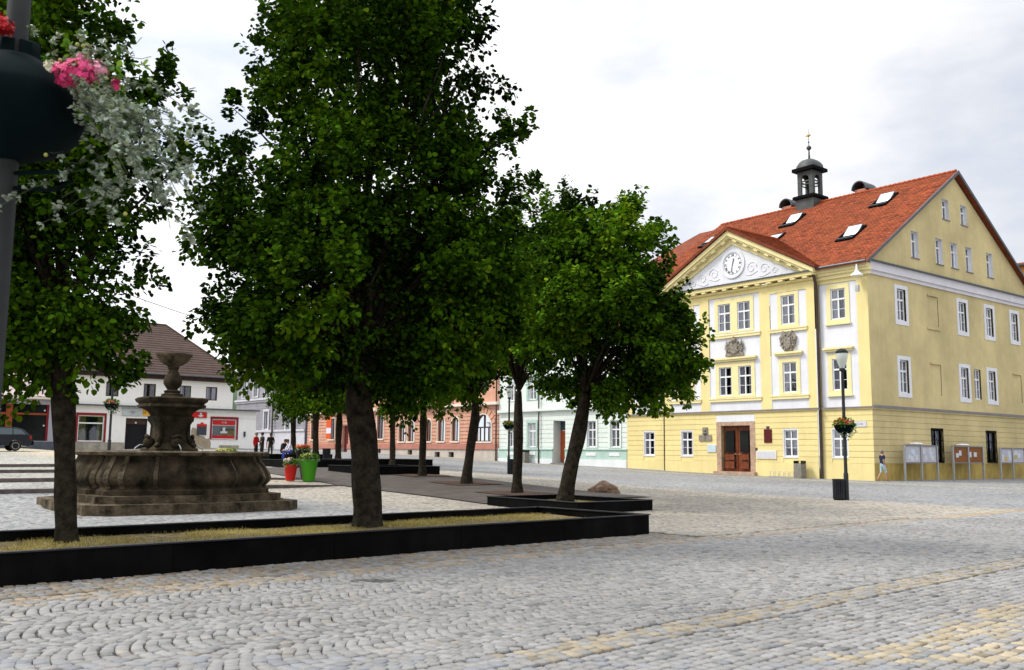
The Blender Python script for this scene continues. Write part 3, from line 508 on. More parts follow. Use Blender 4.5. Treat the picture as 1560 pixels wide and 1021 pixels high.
# sheet metal ledge between ground and first storey, cornices
mb = MB()
mb.box(-3.4, .12, -.12, .05, 4.3, 4.36, 0); mb.box(-3.4, .16, -.16, .05, 4.36, 4.45, 1)
mb.box(-15.8, -3.3, -.42, -.25, 4.3, 4.36, 0); mb.box(-15.84, -3.26, -.46, -.25, 4.36, 4.45, 1); mb.box(-19.7, -15.84, -.12, .05, 4.3, 4.36, 0); mb.box(-19.7, -15.84, -.16, .05, 4.36, 4.45, 1)
mb.build('string_course', ['yellow', 'ledge'], TH)
mb = MB(); mb.box(-.05, .12, .05, 22.2, 4.28, 4.36, 0); mb.box(-.05, .16, .05, 22.2, 4.36, 4.52, 1); mb.build('string_course', ['yellow_shade', 'ledge'], TH)
mb = MB(); mb.box(-3.38, .16, -.12, .1, 12.22, 12.45, 0); mb.box(-3.38, .24, -.24, .1, 12.45, 12.62, 0); mb.box(-3.38, .20, -.34, .1, 12.62, 12.86, 0); mb.build('cornice', 'pale', TH); mb = MB(); mb.box(-19.7, -15.72, -.24, .1, 12.22, 12.86, 0); mb.build('cornice', 'pale', TH)
mb = MB(); mb.box(-.08, .10, .1, 22.2, 12.28, 12.5, 0); mb.box(-.08, .2, .1, 22.2, 12.5, 13.0, 0); mb.box(-.08, .36, -.3, 22.5, 13.0, 13.08, 1); mb.build('cornice', ['lilac', 'metal'], TH)
# pediment
mb = MB(); mb.box(-15.75, -3.35, -.46, -.2, 12.32, 12.46); mb.box(-15.85, -3.25, -.72, -.2, 12.56, 12.78, 0); mb.box(-15.9, -3.2, -.8, -.2, 12.78, 12.86, 1); mb.build('pediment_cornice', ['yellow', 'metal'], TH)
dm = MB(); dm.box(-.17, .17, -.14, .14, 0, .12); do_ = dm.build('dentil', 'pale'); dme = do_.data; bpy.data.objects.remove(do_)
for k in range(14): link('dentil', dme, TH, Matrix.Translation((-15.3 + k * .885, -.55, 12.445)))
mb = MB(); mb.T = TR; mb.prism([(XC - 6.1, 12.87), (XC + 6.1, 12.87), (XC, 15.62)], .0, .25); mb.build('tympanum', 'white', TH)
SL = .535
for sg in (-1, 1):
    mb = MB()
    pr = [(XC, 16.42), (XC + sg * 6.45, 16.42 - 6.45 * SL), (XC + sg * 6.45, 16.42 - 6.45 * SL - .28), (XC, 16.12)]
    mb.prism(pr, -.82, -.2, 0); mb.prism([(XC, 16.12), (XC + sg * 6.4, 12.70), (XC + sg * 6.4, 12.56), (XC, 15.98)], -.70, -.2, 0); mb.prism([(XC, 15.98), (XC + sg * 5.9, 12.84), (XC + sg * 5.3, 12.84), (XC, 15.56)], -.40, -.2, 0)
    mb.build('raking_cornice', 'pale', TH)
    for k in range(7):
        x = .45 + k * .84; link('dentil', dme, TH, Matrix.Translation((XC + sg * x, -.55, 15.86 - x * SL)) @ Matrix.Rotation(sg * math.atan(SL), 4, 'Y'))
    # cross roof over the pediment
    rb = MB(); rb.prism([(XC, 16.62), (XC + sg * 6.62, 16.62 - 6.62 * SL), (XC + sg * 6.62, 16.50 - 6.62 * SL), (XC, 16.50)], -.9, 5.4); rb.build('pediment_roof', 'roofplain', TH)
# swirl ornaments in the tympanum
for sg in (-1, 1):
    for cx_, cz_, r_ in ((1.55, 13.75, .42), (2.55, 13.55, .36), (3.35, 13.3, .24)):
        mb = MB(); mb.tube([(XC + sg * (cx_ + r_ * (1 - k / 26) * math.cos(k * .42)), -.315, cz_ + r_ * (1 - k / 26) * math.sin(k * .42)) for k in range(22)], [.026 - .0008 * k for k in range(22)], 5)
        mb.tube([(XC + sg * (cx_ - .5 + k * .14), -.315, cz_ - .38 - .10 * math.sin(k * .6)) for k in range(8)], .016, 5); mb.build('scroll_ornament', 'white', TH, smooth=True)
# clock
CZc = 14.22; CXc = XC + .05
clk = MB(); nseg = 36
def ring(mb, r0, r1, y0, y1, mi=0):
    mb.loft([[(CXc + r * math.cos(2 * math.pi * k / nseg), y, CZc + r * math.sin(2 * math.pi * k / nseg)) for k in range(nseg)] for r, y in ((r0, y1), (r0, y0), (r1, y0), (r1, y1))], mi, cap=False)
ring(clk, .001, .80, -.33, -.3, 0); ring(clk, .80, .98, -.37, -.3, 1); clock = clk.build('clock', ['clockface', 'white'], TH)
mb = MB(); ring(mb, .70, .725, -.337, -.331); mb.build('clock_rim', 'ink', clock)
def text(body, size, mw, parent, m, ext=.006, name='lettering', align='CENTER', sx_=1):
    c = bpy.data.curves.new(name, 'FONT'); c.body = body; c.size = size; c.extrude = ext; c.align_x = align; c.align_y = 'CENTER'; c.resolution_u = 2; c.materials.append(M[m]); o = bpy.data.objects.new(name, c); COL.objects.link(o); dg = bpy.context.evaluated_depsgraph_get(); me = bpy.data.meshes.new_from_object(o.evaluated_get(dg)); bpy.data.objects.remove(o); o = link(name, me, parent, mw @ Matrix.Scale(sx_, 4, (1, 0, 0))); return o
RX = Matrix.Rotation(math.pi / 2, 4, 'X')
for k, s_ in enumerate(['XII', 'I', 'II', 'III', 'IV', 'V', 'VI', 'VII', 'VIII', 'IX', 'X', 'XI']):
    a = math.radians(90 - 30 * k); text(s_, .23, Matrix.Translation((CXc + .58 * math.cos(a), -.34, CZc + .58 * math.sin(a))) @ RX @ Matrix.Rotation(a - math.pi / 2, 4, 'Z'), clock, 'ink', .008, 'numeral', sx_=.85)
for nm, ang, ln, wd in (('hour_hand', 90 - 16, .42, .04), ('minute_hand', 90 - 192, .62, .03)):
    mb = MB(); a = math.radians(ang); d = Vector((math.cos(a), 0, math.sin(a))); n_ = Vector((-d.z, 0, d.x)); c0 = Vector((CXc, 0, CZc))
    pts = [c0 - d * .12 + n_ * wd * .5, c0 + d * ln * .75 + n_ * wd, c0 + d * ln, c0 + d * ln * .75 - n_ * wd, c0 - d * .12 - n_ * wd * .5]; yb = -.352 if nm[0] == 'h' else -.365
    mb.add([(p.x, yb, p.z) for p in pts] + [(p.x, yb - .008, p.z) for p in pts], [(0, 1, 2, 3, 4), (9, 8, 7, 6, 5)] + [(i, (i + 1) % 5, (i + 1) % 5 + 5, i + 5) for i in range(5)]); mb.build(nm, 'ink', clock)
# coats of arms
def arms(xc, zc, w, h, kind):
    mb = MB(); rr = random.Random(3 + kind)
    shp = [(-.30, .5), (-.5, .30), (-.42, -.1), (-.2, -.5), (.2, -.5), (.42, -.1), (.5, .30), (.30, .5)] if kind else [(-.18, .35), (-.3, .1), (-.5, -.5), (.5, -.5), (.3, .1), (.18, .35)]
    mb.prism([(xc + x * w, zc + z * h) for x, z in shp], -.40, -.25)
    sh = [(-.2, .25), (-.2, -.2), (0, -.42), (.2, -.2), (.2, .25)]; mb.prism([(xc + x * w, zc + z * h) for x, z in sh], -.47, -.3)
    for _ in range(46):
        a = rr.uniform(0, 2 * math.pi); r = rr.uniform(.55, 1); x, z = xc + math.cos(a) * r * w * .46, zc + math.sin(a) * r * h * .46 * (1 if kind else .95)
        mb.ball((x, -.40, z), rr.uniform(.05, .1), 4)
    if kind:
        for s_ in (-1, 1): mb.tube([(xc + s_ * w * (.16 + .03 * k), -.38, zc + h * (.42 + .06 * k)) for k in range(5)], [.07, .06, .07, .04, .05], 6)
    else:
        mb.ball((xc, -.42, zc + h * .38), .2, 6); mb.ball((xc, -.42, zc + h * .55), .09, 5)
        for s_ in (-1, 1):
            for k in range(5): mb.tube([(xc + s_ * w * (.25 + .04 * k), -.36, zc - h * .1), (xc + s_ * w * (.42 + .03 * k), -.36, zc + h * (.45 - .12 * k))], [.06, .025], 5)
    mb.build('coat_of_arms', 'stonegrey', TH, smooth=50)
arms(XC + .05, 8.62, 1.5, 1.15, 0); arms(RC[1], 8.6, 1.25, 1.1, 1); arms(RC[0], 8.6, 1.25, 1.1, 1)
# entrance
mb = MB(); mb.T = TR; mb.box(-11.1, -10.72, -.06, .25, .2, 3.72); mb.box(-8.38, -8.0, -.06, .25, .2, 3.72); mb.box(-10.72, -8.38, -.058, .25, 3.48, 3.72); mb.box(-11.2, -7.9, -.35, .3, .1, .5); mb.build('door_frame', 'doorstone', TH)
mb = MB(); mb.T = TR; mb.box(-11.1, -8.0, -.05, -.003, 3.73, 4.16); mb.build('transom_panel', 'white', TH)
for sg in (-1, 1):
    x0, x1 = sorted((XC + sg * .02, XC + sg * 1.14)); mb = MB(); mb.T = TR
    relief(mb, x0, x1, .5, 3.48, [(x0 + .22, x1 - .22, 1.75, 3.15, .10, 1), (x0 + .18, x1 - .18, .7, 1.15, .045, 0), (x0 + .18, x1 - .18, 1.25, 1.62, .045, 0)], .22, .1)
    for it in mb.m: pass
    d = mb.build('door', ['doorwood', 'shopglass'], TH)
    mb = MB(); mb.T = TR; mb.tube([(XC + sg * .1, .2, 1.62), (XC + sg * .1, .13, 1.62), (XC + sg * .2, .13, 1.62)], .015, 6); mb.build('handle', 'goldish', d)
    if sg < 0: mb = MB(); mb.T = TR; mb.box(x0 + .32, x0 + .62, .28, .29, 1.82, 1.95); mb.build('door_sticker', 'bluepaper', d)
mb = MB(); mb.T = TR; mb.box(-10.72, -8.38, .33, .4, .3, 3.5); mb.build('door_backing', 'dark', TH)
# wall plaques
def plaque(name, m, x0, x1, z0, z1, lab, y=-.36, parent=TH, dd=.03, T=None):
    mb = MB()
    if T is not None: mb.T = T
    mb.box(x0, x1, y - dd, y + .03, z0, z1, bev=.012); return mb.build(name, m, parent)
def wallthing(name, label, cat, x, z, build, T=I4):
    e_ = empty(name, label, cat, TH.matrix_world @ T @ Matrix.Translation((x, 0, z))); build(e_); return e_
TH.matrix_world = at(P(29.6, 50.1, 0), FRONT); bpy.context.view_layer.update()
def b1(e_):
    mb = MB(); mb.box(-.54, .54, -.4, -.33, -.5, -.1, bev=.015); mb.build('tablet', 'stonegrey', e_); mb = MB(); mb.box(-.22, .22, -.4, -.33, -.08, .42, bev=.02); mb.ball((0, -.4, .22), .13, 6); mb.ball((0, -.38, .03), .17, 6, sz=.6); mb.build('portrait_relief', 'concrete', e_)
    for k in range(4): text('l ii l iil li', .07, Matrix.Translation((0, -.415, -.18 - .09 * k)) @ RX, e_, 'ledge', .002)
wallthing('memorial_plaque', 'stone memorial tablet with a small portrait relief above it, left of the door', 'plaque', -12.05, 2.98, b1)
def b2(e_):
    mb = MB(); mb.box(-.29, .29, -.38, -.33, -.43, .42, bev=.01); mb.build('plate', 'maroon', e_); mb = MB(); mb.prism([(-.1, .44), (.1, .44), (.11, .6), (-.11, .6)], -.37, -.33); mb.build('emblem', 'ink', e_)
wallthing('enamel_plaque', 'tall maroon enamel plaque topped by a small emblem, right of the door', 'plaque', -7.0, 2.79, b2)
wallthing('info_panel', 'pale blue square info panel on the yellow wall just left of the door', 'panel', -11.52, 1.99, lambda e_: [plaque('panel', 'bluepaper', -.36, .36, -.25, .25, '', parent=e_)])
def b4(e_): plaque('case', 'cream2', -.76, .76, -.27, .27, '', parent=e_); plaque('sheet', 'paper', -.66, .66, -.2, .2, '', parent=e_, dd=.036)
wallthing('display_case', 'wide cream display case on the wall below the maroon plaque', 'display case', -7.15, 1.61, b4)
wallthing('intercom', 'small dark intercom box beside the stone door frame', 'intercom', -7.9, 1.95, lambda e_: [plaque('intercom_box', 'ink', -.06, .06, -.1, .1, '', parent=e_)])
def b5(e_): plaque('plate', 'paper', -.42, .42, -.16, .16, '', -.06, e_, .012); text('l iu  iiiii', .13, Matrix.Translation((0, -.078, 0)) @ RX, e_, 'ledge', .002)
wallthing('street_sign', 'white street name plate near the corner of the town hall', 'sign', -.78, 3.43, b5)
def b6(e_):
    mb = MB(); mb.tube([(0, 0, 1.0), (0, -.45, 1.02), (0, -.5, 1.0)], .02, 6); mb.tube([(0, -.5, 1.0), (0, -.5, -.6)], .018, 6); mb.build('bracket', 'whitewood', e_)
    mb = MB(); mb.lathe([(.03, .95), (.07, .55), (.16, .42), (.34, .28), (.36, .2), (.05, .2)], 16, (0, -.5)); mb.build('lamp_shade', 'whitewood', e_, smooth=50)
    mb = MB(); mb.box(-.1, .1, -.58, -.42, -.75, -.35, bev=.02); mb.build('camera_box', 'steel', e_)
wallthing('wall_lamp', 'white bell-shaped lamp hanging at the upper corner of the town hall', 'lamp', -.35, 11.9, b6)
# downpipes
def pipe(pts, label):
    mb = MB(); mb.tube(pts, .09, 8); o = mb.build('downpipe', 'pipe', TH, smooth=50)
    for z in (1.5, 4.0, 6.5, 9.0, 11.2):
        if z < pts[0][2]: m2 = MB(); m2.lathe([(.095, z), (.095, z + .05)], 8, (pts[-1][0], pts[-1][1])); m2.build('pipe_clip', 'pipe', o)
mb = MB(); pipe([(-3.25, -.5, 12.9), (-3.27, -.5, 12.6), (-3.32, -.17, 11.8), (-3.32, -.17, .15)], ''); pipe([(-15.85, -.4, 12.5), (-15.85, -.17, 11.8), (-15.85, -.17, .35)], '')
mb = MB(); mb.lathe([(.1, 12.62), (.17, 12.95), (.17, 13.05)], 10, (-3.25, -.5)); mb.build('rain_hopper', 'metal', TH)
mb = MB()
for xa, xb in ((-3.2, .25), (-19.7, -15.9)): mb.tube([(xa, -.52, 12.93), (xb, -.52, 12.93)], .075, 8)
mb.build('gutter', 'metal', TH)
# gable wall with window holes
from mathutils.geometry import tessellate_polygon
def holed(mb, outer, holes, y, depth, mi=0, hm=0):
    polys = [[Vector((x, z, 0)) for x, z in outer]] + [[Vector((x, z, 0)) for x, z in h] for h in holes]; flat = [p for q_ in polys for p in q_]
    mb.add([(p.x, y, p.y) for p in flat], [tuple(t) for t in tessellate_polygon(polys)], mi)
    for h in holes:
        n_ = len(h); mb.add([(x, y, z) for x, z in h] + [(x, y + depth, z) for x, z in h], [(i, (i + 1) % n_, (i + 1) % n_ + n_, i + n_) for i in range(n_)], hm)
gw = [(5.65, .9, 13.95, 1.7), (8.7, .9, 13.95, 1.7), (10.7, .9, 13.95, 1.7), (12.7, .9, 13.95, 1.7), (15.7, .9, 13.95, 1.7), (9.8, .9, 17.1, 1.36), (12.3, .9, 17.1, 1.36)]
RZ, RY = 20.35, 11.1; TAN = (RZ - 13.0) / 11.5
mb = MB(); mb.T = TSD; holed(mb, [(-.15, 13.09), (22.35, 13.09), (RY, RZ - .12)], [[(x - w_ / 2, z), (x + w_ / 2, z), (x + w_ / 2, z + h), (x - w_ / 2, z + h)] for x, w_, z, h in gw], .0, .45, 0, 1); mb.build('gable_wall', ['yellow_shade', 'white'], TH)
for x, w_, z, h in gw:
    window(TH, TSD, x, z, w_, h, .22, style='plaincross'); mb = MB(); mb.T = TSD; mb.box(x - .5, x + .5, -.06, .2, z - .06, z - .004); mb.build('sill', 'ledge', TH)
# main roof
def tiles(o, u, v, nu, nv, wd, ex, name='roof_tiles', parent=TH, skip=None, seed=1, m='roof', tlen=1.35):
    """overlapping plain tiles: o origin, u along the eave, v up the slope"""
    rg = np.random.default_rng(seed); o = np.array(o, float); u = np.array(u, float); v = np.array(v, float); n_ = np.cross(u, v); n_ /= np.linalg.norm(n_)
    if n_[2] < 0: n_ = -n_
    A, B_ = np.meshgrid(np.arange(nu), np.arange(nv), indexing='ij'); A = A.ravel() + .5 * (B_.ravel() % 2); B_ = B_.ravel(); ctr = o + np.outer(A * wd, u) + np.outer(B_ * ex, v)
    if skip is not None: kp = ~skip(A * wd, B_ * ex); ctr = ctr[kp]
    k = len(ctr); hw_ = wd * .47; L_ = ex * tlen; up_ = rg.normal(.0, .006, k)
    loc = [(-hw_, 0, .0), (hw_, 0, .0), (hw_, 0, .035), (-hw_, 0, .035), (hw_, L_, .006), (-hw_, L_, .006)]
    V_ = np.stack([ctr + l[0] * u + l[1] * v + (l[2] + up_)[:, None] * n_ if False else ctr + l[0] * u + l[1] * v + np.outer(l[2] + up_, n_) for l in loc], 1)
    f = np.array([(0, 1, 2, 3), (3, 2, 4, 5), (0, 3, 5, 0), (1, 4, 2, 1)])[:2]; F_ = (f[None] + (np.arange(k) * 6)[:, None, None]).reshape(-1, 4)
    t = rg.uniform(.72, 1.18, k); c = np.stack([t, t * rg.uniform(.85, 1.1, k), t * rg.uniform(.8, 1.2, k)], 1); c[rg.random(k) < .05] *= .6
    return struct(npmesh(name, V_.reshape(-1, 3), F_, m, np.repeat(c, 6, 0), parent), 'stuff')
e0 = 12.98 - .1
mb = MB(); mb.T = TSD
for xa_, xb_, ys in ((-.35, 3.2, -.55), (3.2, 15.9, .35), (15.9, 19.7, -.55)):
    zs = 12.93 + (ys + .55) * (RZ + .22 - 12.93) / (RY + .55); mb.prism([(ys, zs), (RY, RZ + .22), (22.75, 12.93), (22.75, 12.80), (RY, RZ + .06), (ys, zs - .13)], xa_, xb_)
mb.build('roof', 'roofplain', TH)
sv = np.array((0, 11.65, 7.64)); sl_ = np.linalg.norm(sv); sv /= sl_
tiles((-19.6, -.55, 12.93), (1, 0, 0), sv, 79, 77, .25, .18, seed=3, skip=lambda x, y: (x > 4.1) & (x < 16.1) & (y < 7.2 - np.abs(x - 10.1) * 1.05 - .3))
tiles((-19.6, 22.75, 12.93), (1, 0, 0), (0, -sv[1], sv[2]), 79, 77, .25, .18, seed=4)
for sg in (-1, 1):
    v_ = np.array((-sg * 1, 0, SL)); v_ /= np.linalg.norm(v_); tiles((XC + sg * 6.62, -.85, 16.62 - 6.62 * SL + .01), (0, 1, 0), v_, 25, 41, .25, .18, seed=5 + sg)
mb = MB()
for k in range(55): mb.tube([(-19.6 + k * .36, RY, RZ + .24), (-19.6 + k * .36 + .40, RY, RZ + .26)], [.10, .12], 6)
struct(mb.build('ridge_tiles', 'ridge', TH), 'stuff')
mb = MB()
for k in range(14): mb.tube([(XC, -.9 + k * .4, 16.66), (XC, -.9 + k * .4 + .42, 16.68)], [.10, .115], 6)
struct(mb.build('ridge_tiles', 'ridge', TH), 'stuff')
mb = MB(); mb.T = TSD   # dark verge boards along the gable
for pr in ([(-.6, 12.86), (RY, RZ + .26), (RY, RZ + .02), (-.35, 12.86)], [(22.8, 12.86), (RY, RZ + .26), (RY, RZ + .02), (22.55, 12.86)]): mb.prism(pr, -.40, -.34)
mb.build('verge_board', 'metal', TH)
for sg in (-1, 1):
    mb = MB(); mb.prism([(XC, 16.66), (XC + sg * 6.66, 16.66 - 6.66 * SL), (XC + sg * 6.66, 16.50 - 6.66 * SL), (XC, 16.44)], -.96, -.9); mb.build('verge_board', 'roofplain', TH)
# skylights, placed on the slope (x along the roof, t up the slope)
def skylight(x, t, w=1.1, h=1.9, op=.35):
    mw = Matrix.Translation(Vector((x, -.55, 12.93)) + Vector(sv) * t) @ Matrix.Rotation(math.atan2(sv[2], sv[1]), 4, 'X')
    mb = MB()
    for b_ in ((-w / 2 - .08, -w / 2, 0, h), (w / 2, w / 2 + .08, 0, h), (-w / 2 - .08, w / 2 + .08, -.1, 0), (-w / 2 - .08, w / 2 + .08, h, h + .1)): mb.box(b_[0], b_[1], b_[2], b_[3], -.02, .14)
    mb.box(-w / 2, w / 2, .0, h, .02, .04); s_ = mb.build('skylight', 'black', TH, mw)
    mb = MB(); mb.T = Matrix.Translation((0, h * .66, .1)) @ Matrix.Rotation(op, 4, 'X'); hh = h * .64; mb.box(-w / 2 + .02, w / 2 - .02, -hh / 2, hh / 2, 0, .05, 1); mb.box(-w / 2 + .08, w / 2 - .08, -hh / 2 + .08, hh / 2 - .08, .05, .06, 0); mb.T = Matrix(); mb.box(-w / 2, w / 2, .12, .2, .05, .16, 1); mb.build('skylight_sash', ['skyglass', 'metal'], s_)
M['skyglass'] = mat('skylight_glass', (.72, .77, .82), .12, .05, 3, metal=.75)
def roofhit(px, py):
    d = FW + RT * (px - CX) / FPX - UP * (py - CY) / FPX; iv = TH.matrix_world.inverted(); o = iv @ Vector(EYE); dl = iv.to_3x3() @ Vector(d)
    n_ = Vector((0, -sv[2], sv[1])); t = (Vector((0, -.55, 12.93)) - o).dot(n_) / dl.dot(n_); p = o + dl * t; return p.x, (p - Vector((0, -.55, 12.93))).dot(Vector(sv))
for px, py, op in ((1204, 341, .25), (1293, 361, .25), (1343, 310, .25), (1096, 362, 0), (1080, 372, 0), (1060, 398, 0), (1172, 371, 0)):
    x, t = roofhit(px, py); skylight(x, t - .6, op=op)
# bell turret
tx, ty = -11.0, 11.1; th = .66
tr = MB(); tr.box(tx - .78, tx + .78, ty - .78, ty + .78, 19.2, 20.95, 0, bev=.05); tur = tr.build('bell_turret', 'turret', TH)
mb = MB(); mb.box(tx - .95, tx + .95, ty - .95, ty + .95, 20.95, 21.2, bev=.06); mb.build('turret_ledge', 'black', tur)
mb = MB()
for k in range(4):
    mb.T = Matrix.Translation((tx, ty, 0)) @ Matrix.Rotation(k * math.pi / 2, 4, 'Z'); n_ = 10; r = .34
    holed(mb, [(-th, 21.2), (-th, 23.1), (th, 23.1), (th, 21.2), (r, 21.2)] + [(r * math.cos(math.pi * i / n_), 22.45 + r * math.sin(math.pi * i / n_)) for i in range(n_ + 1)] + [(-r, 21.2)], [], -th, .1)
    holed(mb, [(-th + .16, 21.2), (-th + .16, 23.1), (th - .16, 23.1), (th - .16, 21.2), (r, 21.2)] + [(r * math.cos(math.pi * i / n_), 22.45 + r * math.sin(math.pi * i / n_)) for i in range(n_ + 1)] + [(-r, 21.2)], [], -th + .16, .1)
    ar = [(r, 21.2)] + [(r * math.cos(math.pi * i / n_), 22.45 + r * math.sin(math.pi * i / n_)) for i in range(n_ + 1)] + [(-r, 21.2)]
    mb.add([(x, -th, z) for x, z in ar] + [(x, -th + .16, z) for x, z in ar], [(i, i + 1, i + 1 + len(ar), i + len(ar)) for i in range(len(ar) - 1)])
    mb.box(-.4, .4, -th + .05, -th + .12, 22.28, 22.38); mb.box(-.4, .4, -th + .05, -th + .12, 22.05, 22.13)
mb.build('arcade', 'turret', tur)
mb = MB(); mb.box(tx - .95, tx + .95, ty - .95, ty + .95, 23.1, 23.38, bev=.05); mb.build('turret_cornice', 'black', tur)
mb = MB(); mb.loft([[(tx + s_ * c[0] * r, ty + s_ * c[1] * r, z) for c in ((-1, -.6), (-.6, -1), (.6, -1), (1, -.6), (1, .6), (.6, 1), (-.6, 1), (-1, .6))] for s_, r, z in ((1, .87, 23.38), (1, .84, 23.6), (1, .70, 23.84), (1, .5, 24.02), (1, .22, 24.14), (1, .05, 24.18))]); mb.build('dome', 'turret', tur, smooth=60)
mb = MB(); mb.lathe([(.09, 24.1), (.05, 24.9), (.02, 24.95)], 8, (tx, ty)); mb.ball((tx, ty, 25.05), .19, 8); mb.tube([(tx, ty, 25.2), (tx, ty, 26.6)], [.03, .012], 5); mb.ball((tx, ty, 25.5), .07, 5); mb.build('finial', 'turret', tur, smooth=50)
mb = MB(); mb.ball((tx, ty, 26.05), .12, 6); mb.box(tx - .25, tx + .2, ty - .01, ty + .01, 25.96, 26.1); mb.build('weather_vane', 'goldish', tur)
# chimneys with barrel cowls
for x in (-13.15, -6.85, ):
    mb = MB(); mb.box(x - .42, x + .42, 11.1, 12.2, 18.6, 20.9, bev=.02); ch = mb.build('chimney', 'redband', TH); mb = MB(); nn_ = 12
    rg_ = lambda yy, r: [(x + r * .58 * math.cos(math.pi * k / nn_), yy, 20.85 + r * .62 * math.sin(math.pi * k / nn_)) for k in range(nn_ + 1)]
    mb.loft([rg_(10.9, .90), rg_(10.9, 1.02), rg_(12.4, 1.02), rg_(12.4, .90), rg_(10.9, .90)], close=False, cap=False); mb.build('chimney_cowl', 'metal', ch)
    mb = MB(); mb.box(x - .45, x + .45, 12.0, 12.02, 20.76, 21.3); mb.build('flue_opening', 'dark', ch)
# rear wing seen past the gable
rw = empty('rear_wing', 'low red roofed wing behind the gable end at the right edge', 'building', at(P(30.9, 73.0, 0), FRONT))
mb = MB(); mb.box(-12, 0, 0, 14, -.2, 13.3); mb.build('wall', 'orangewall', rw) if False else None
M['orangewall'] = mat('orange_render', (.62, .36, .10), .9, .08, 1)
mb = MB(); mb.box(-12, 0, 0, 16, -.3, 13.2); mb.build('wall', 'yellow_shade', rw)
mb = MB(); mb.T = TSD; mb.prism([(-.6, 13.2), (7.5, 17.6), (16.6, 13.2), (16.6, 13.05), (7.5, 17.4), (-.6, 13.05)], -.3, 12); mb.build('roof', 'roofplain', rw)
tiles((-12, -.6, 13.24), (1, 0, 0), np.array((0, 8.1, 4.4)) / 9.218, 49, 50, .25, .18, parent=rw, seed=9)
mb = MB(); mb.T = TSD; mb.box(-1.9, .2, -.9, -.2, 12.9, 13.05); mb.build('gutter', 'metal', rw)
mb = MB(); mb.box(-11.5, -.6, 4.0, 9.5, 14.9, 16.6); mb.build('dormer', 'orangewall', rw); mb = MB(); mb.box(-11.8, -.3, 3.6, 9.8, 16.6, 16.75); mb.build('dormer_roof', 'metal', rw)
# ================================================================== ROW OF HOUSES LEFT OF THE TOWN HALL
RA = P(29.6, 50.1, 0)
def facade(root, x0, x1, z0, z1, wins, m, base=None, bands_=None, T=I4, thick=.5, extra=()):
    """wall with horizontal joints (bands_ = (za, zb, pitch)) and openings"""
    it = list(extra)
    if bands_:
        for z in np.arange(bands_[0], bands_[1], bands_[2]): it.append((x0, x1, z, z + .03, .035, 0))
    for xc, w_, z, h in wins: it.append((xc - w_ / 2, xc + w_ / 2, z, z + h, None, 0))
    mb = MB(); mb.T = T; relief(mb, x0, x1, z0, z1, it, 0, thick); return mb.build('wall', m, root)
# mint house
mh = empty('mint_house', 'pale mint green house between the town hall and the salmon building', 'building', at(RA, FRONT))
mw_ = [(-33.45, .8, 2.07, 1.95), (-30.75, 1.05, 2.07, 2.0), (-23.55, 1.0, 2.07, 2.0), (-21.0, 1.0, 2.07, 2.0)]; mu = [(x, 1.05, 6.0, 2.0) for x in (-33.4, -30.75, -27.3, -23.55, -21.0)]
facade(mh, -35.2, -19.72, -.2, 10.6, mw_ + mu + [(-27.32, 1.45, .6, 3.6)], 'mint', bands_=(2.05, 4.9, .36), thick=1.0)
for x, w_, z, h in mw_ + mu:
    window(mh, I4, x, z, w_, h, .12); mb = MB(); relief(mb, x - w_ / 2 - .2, x + w_ / 2 + .2, z - .05, z + h + .25, [(x - w_ / 2, x + w_ / 2, z, z + h, None, 0)], -.05, .049); mb.build('window_surround', 'mint2' if x > -32 and x < -30 else 'mint', mh)
for xa, xb in ((-35.2, -28.07), (-26.57, -19.72)):
    mb = MB(); mb.box(xa, xb, -.07, .0, 1.12, 1.84); mb.build('dado', 'mint2', mh); mb = MB(); mb.box(xa, xb, -.14, .0, 1.84, 1.94); mb.build('string_course', 'mint2', mh); mb = MB(); mb.box(xa, xb, -.12, .0, -.2, 1.12); mb.build('socle', 'mintwhite', mh)
for x in (-33.4, -30.75, -23.55, -21.0): mb = MB(); mb.box(x - .55, x + .55, -.10, -.06, 1.4, 1.66); mb.build('dado_panel', 'mintwhite', mh)
mb = MB(); mb.box(-28.02, -26.62, .75, .82, .9, 3.4, bev=.02); d = mb.build('door', 'reddoor', mh); mb = MB(); mb.box(-27.15, -26.85, .73, .749, 2.3, 2.75); mb.build('notice', 'paper', d); mb = MB(); mb.box(-28.02, -26.62, .75, .81, 3.42, 4.18); mb.build('fanlight', 'carglass', mh)
mb = MB(); mb.box(-28.1, -26.5, -.3, .5, .3, .8); mb.build('door_step', 'concrete', mh); mb = MB(); mb.box(-35.2, -19.72, -.25, .02, 5.0, 5.2); mb.box(-35.3, -19.72, -.45, .02, 10.3, 10.6); mb.build('cornice', 'mint', mh)
mb = MB(); mb.tube([(-29.7, -.17, 10.3), (-29.7, -.17, .5)], .06, 6); mb.build('downpipe', 'pipe', mh)
mb = MB(); mb.add([(-35.4, -.5, 10.6), (-19.75, -.5, 10.6), (-19.75, 11.1, 20.3), (-21.9, 11.1, 20.3), (-35.4, 22, 10.6), (-19.75, 22, 10.6)], [(0, 1, 2, 3), (0, 3, 4), (3, 2, 5, 4), (1, 5, 2), (0, 4, 5, 1)]); mb.build('roof', 'roof' if False else 'roofplain', mh)
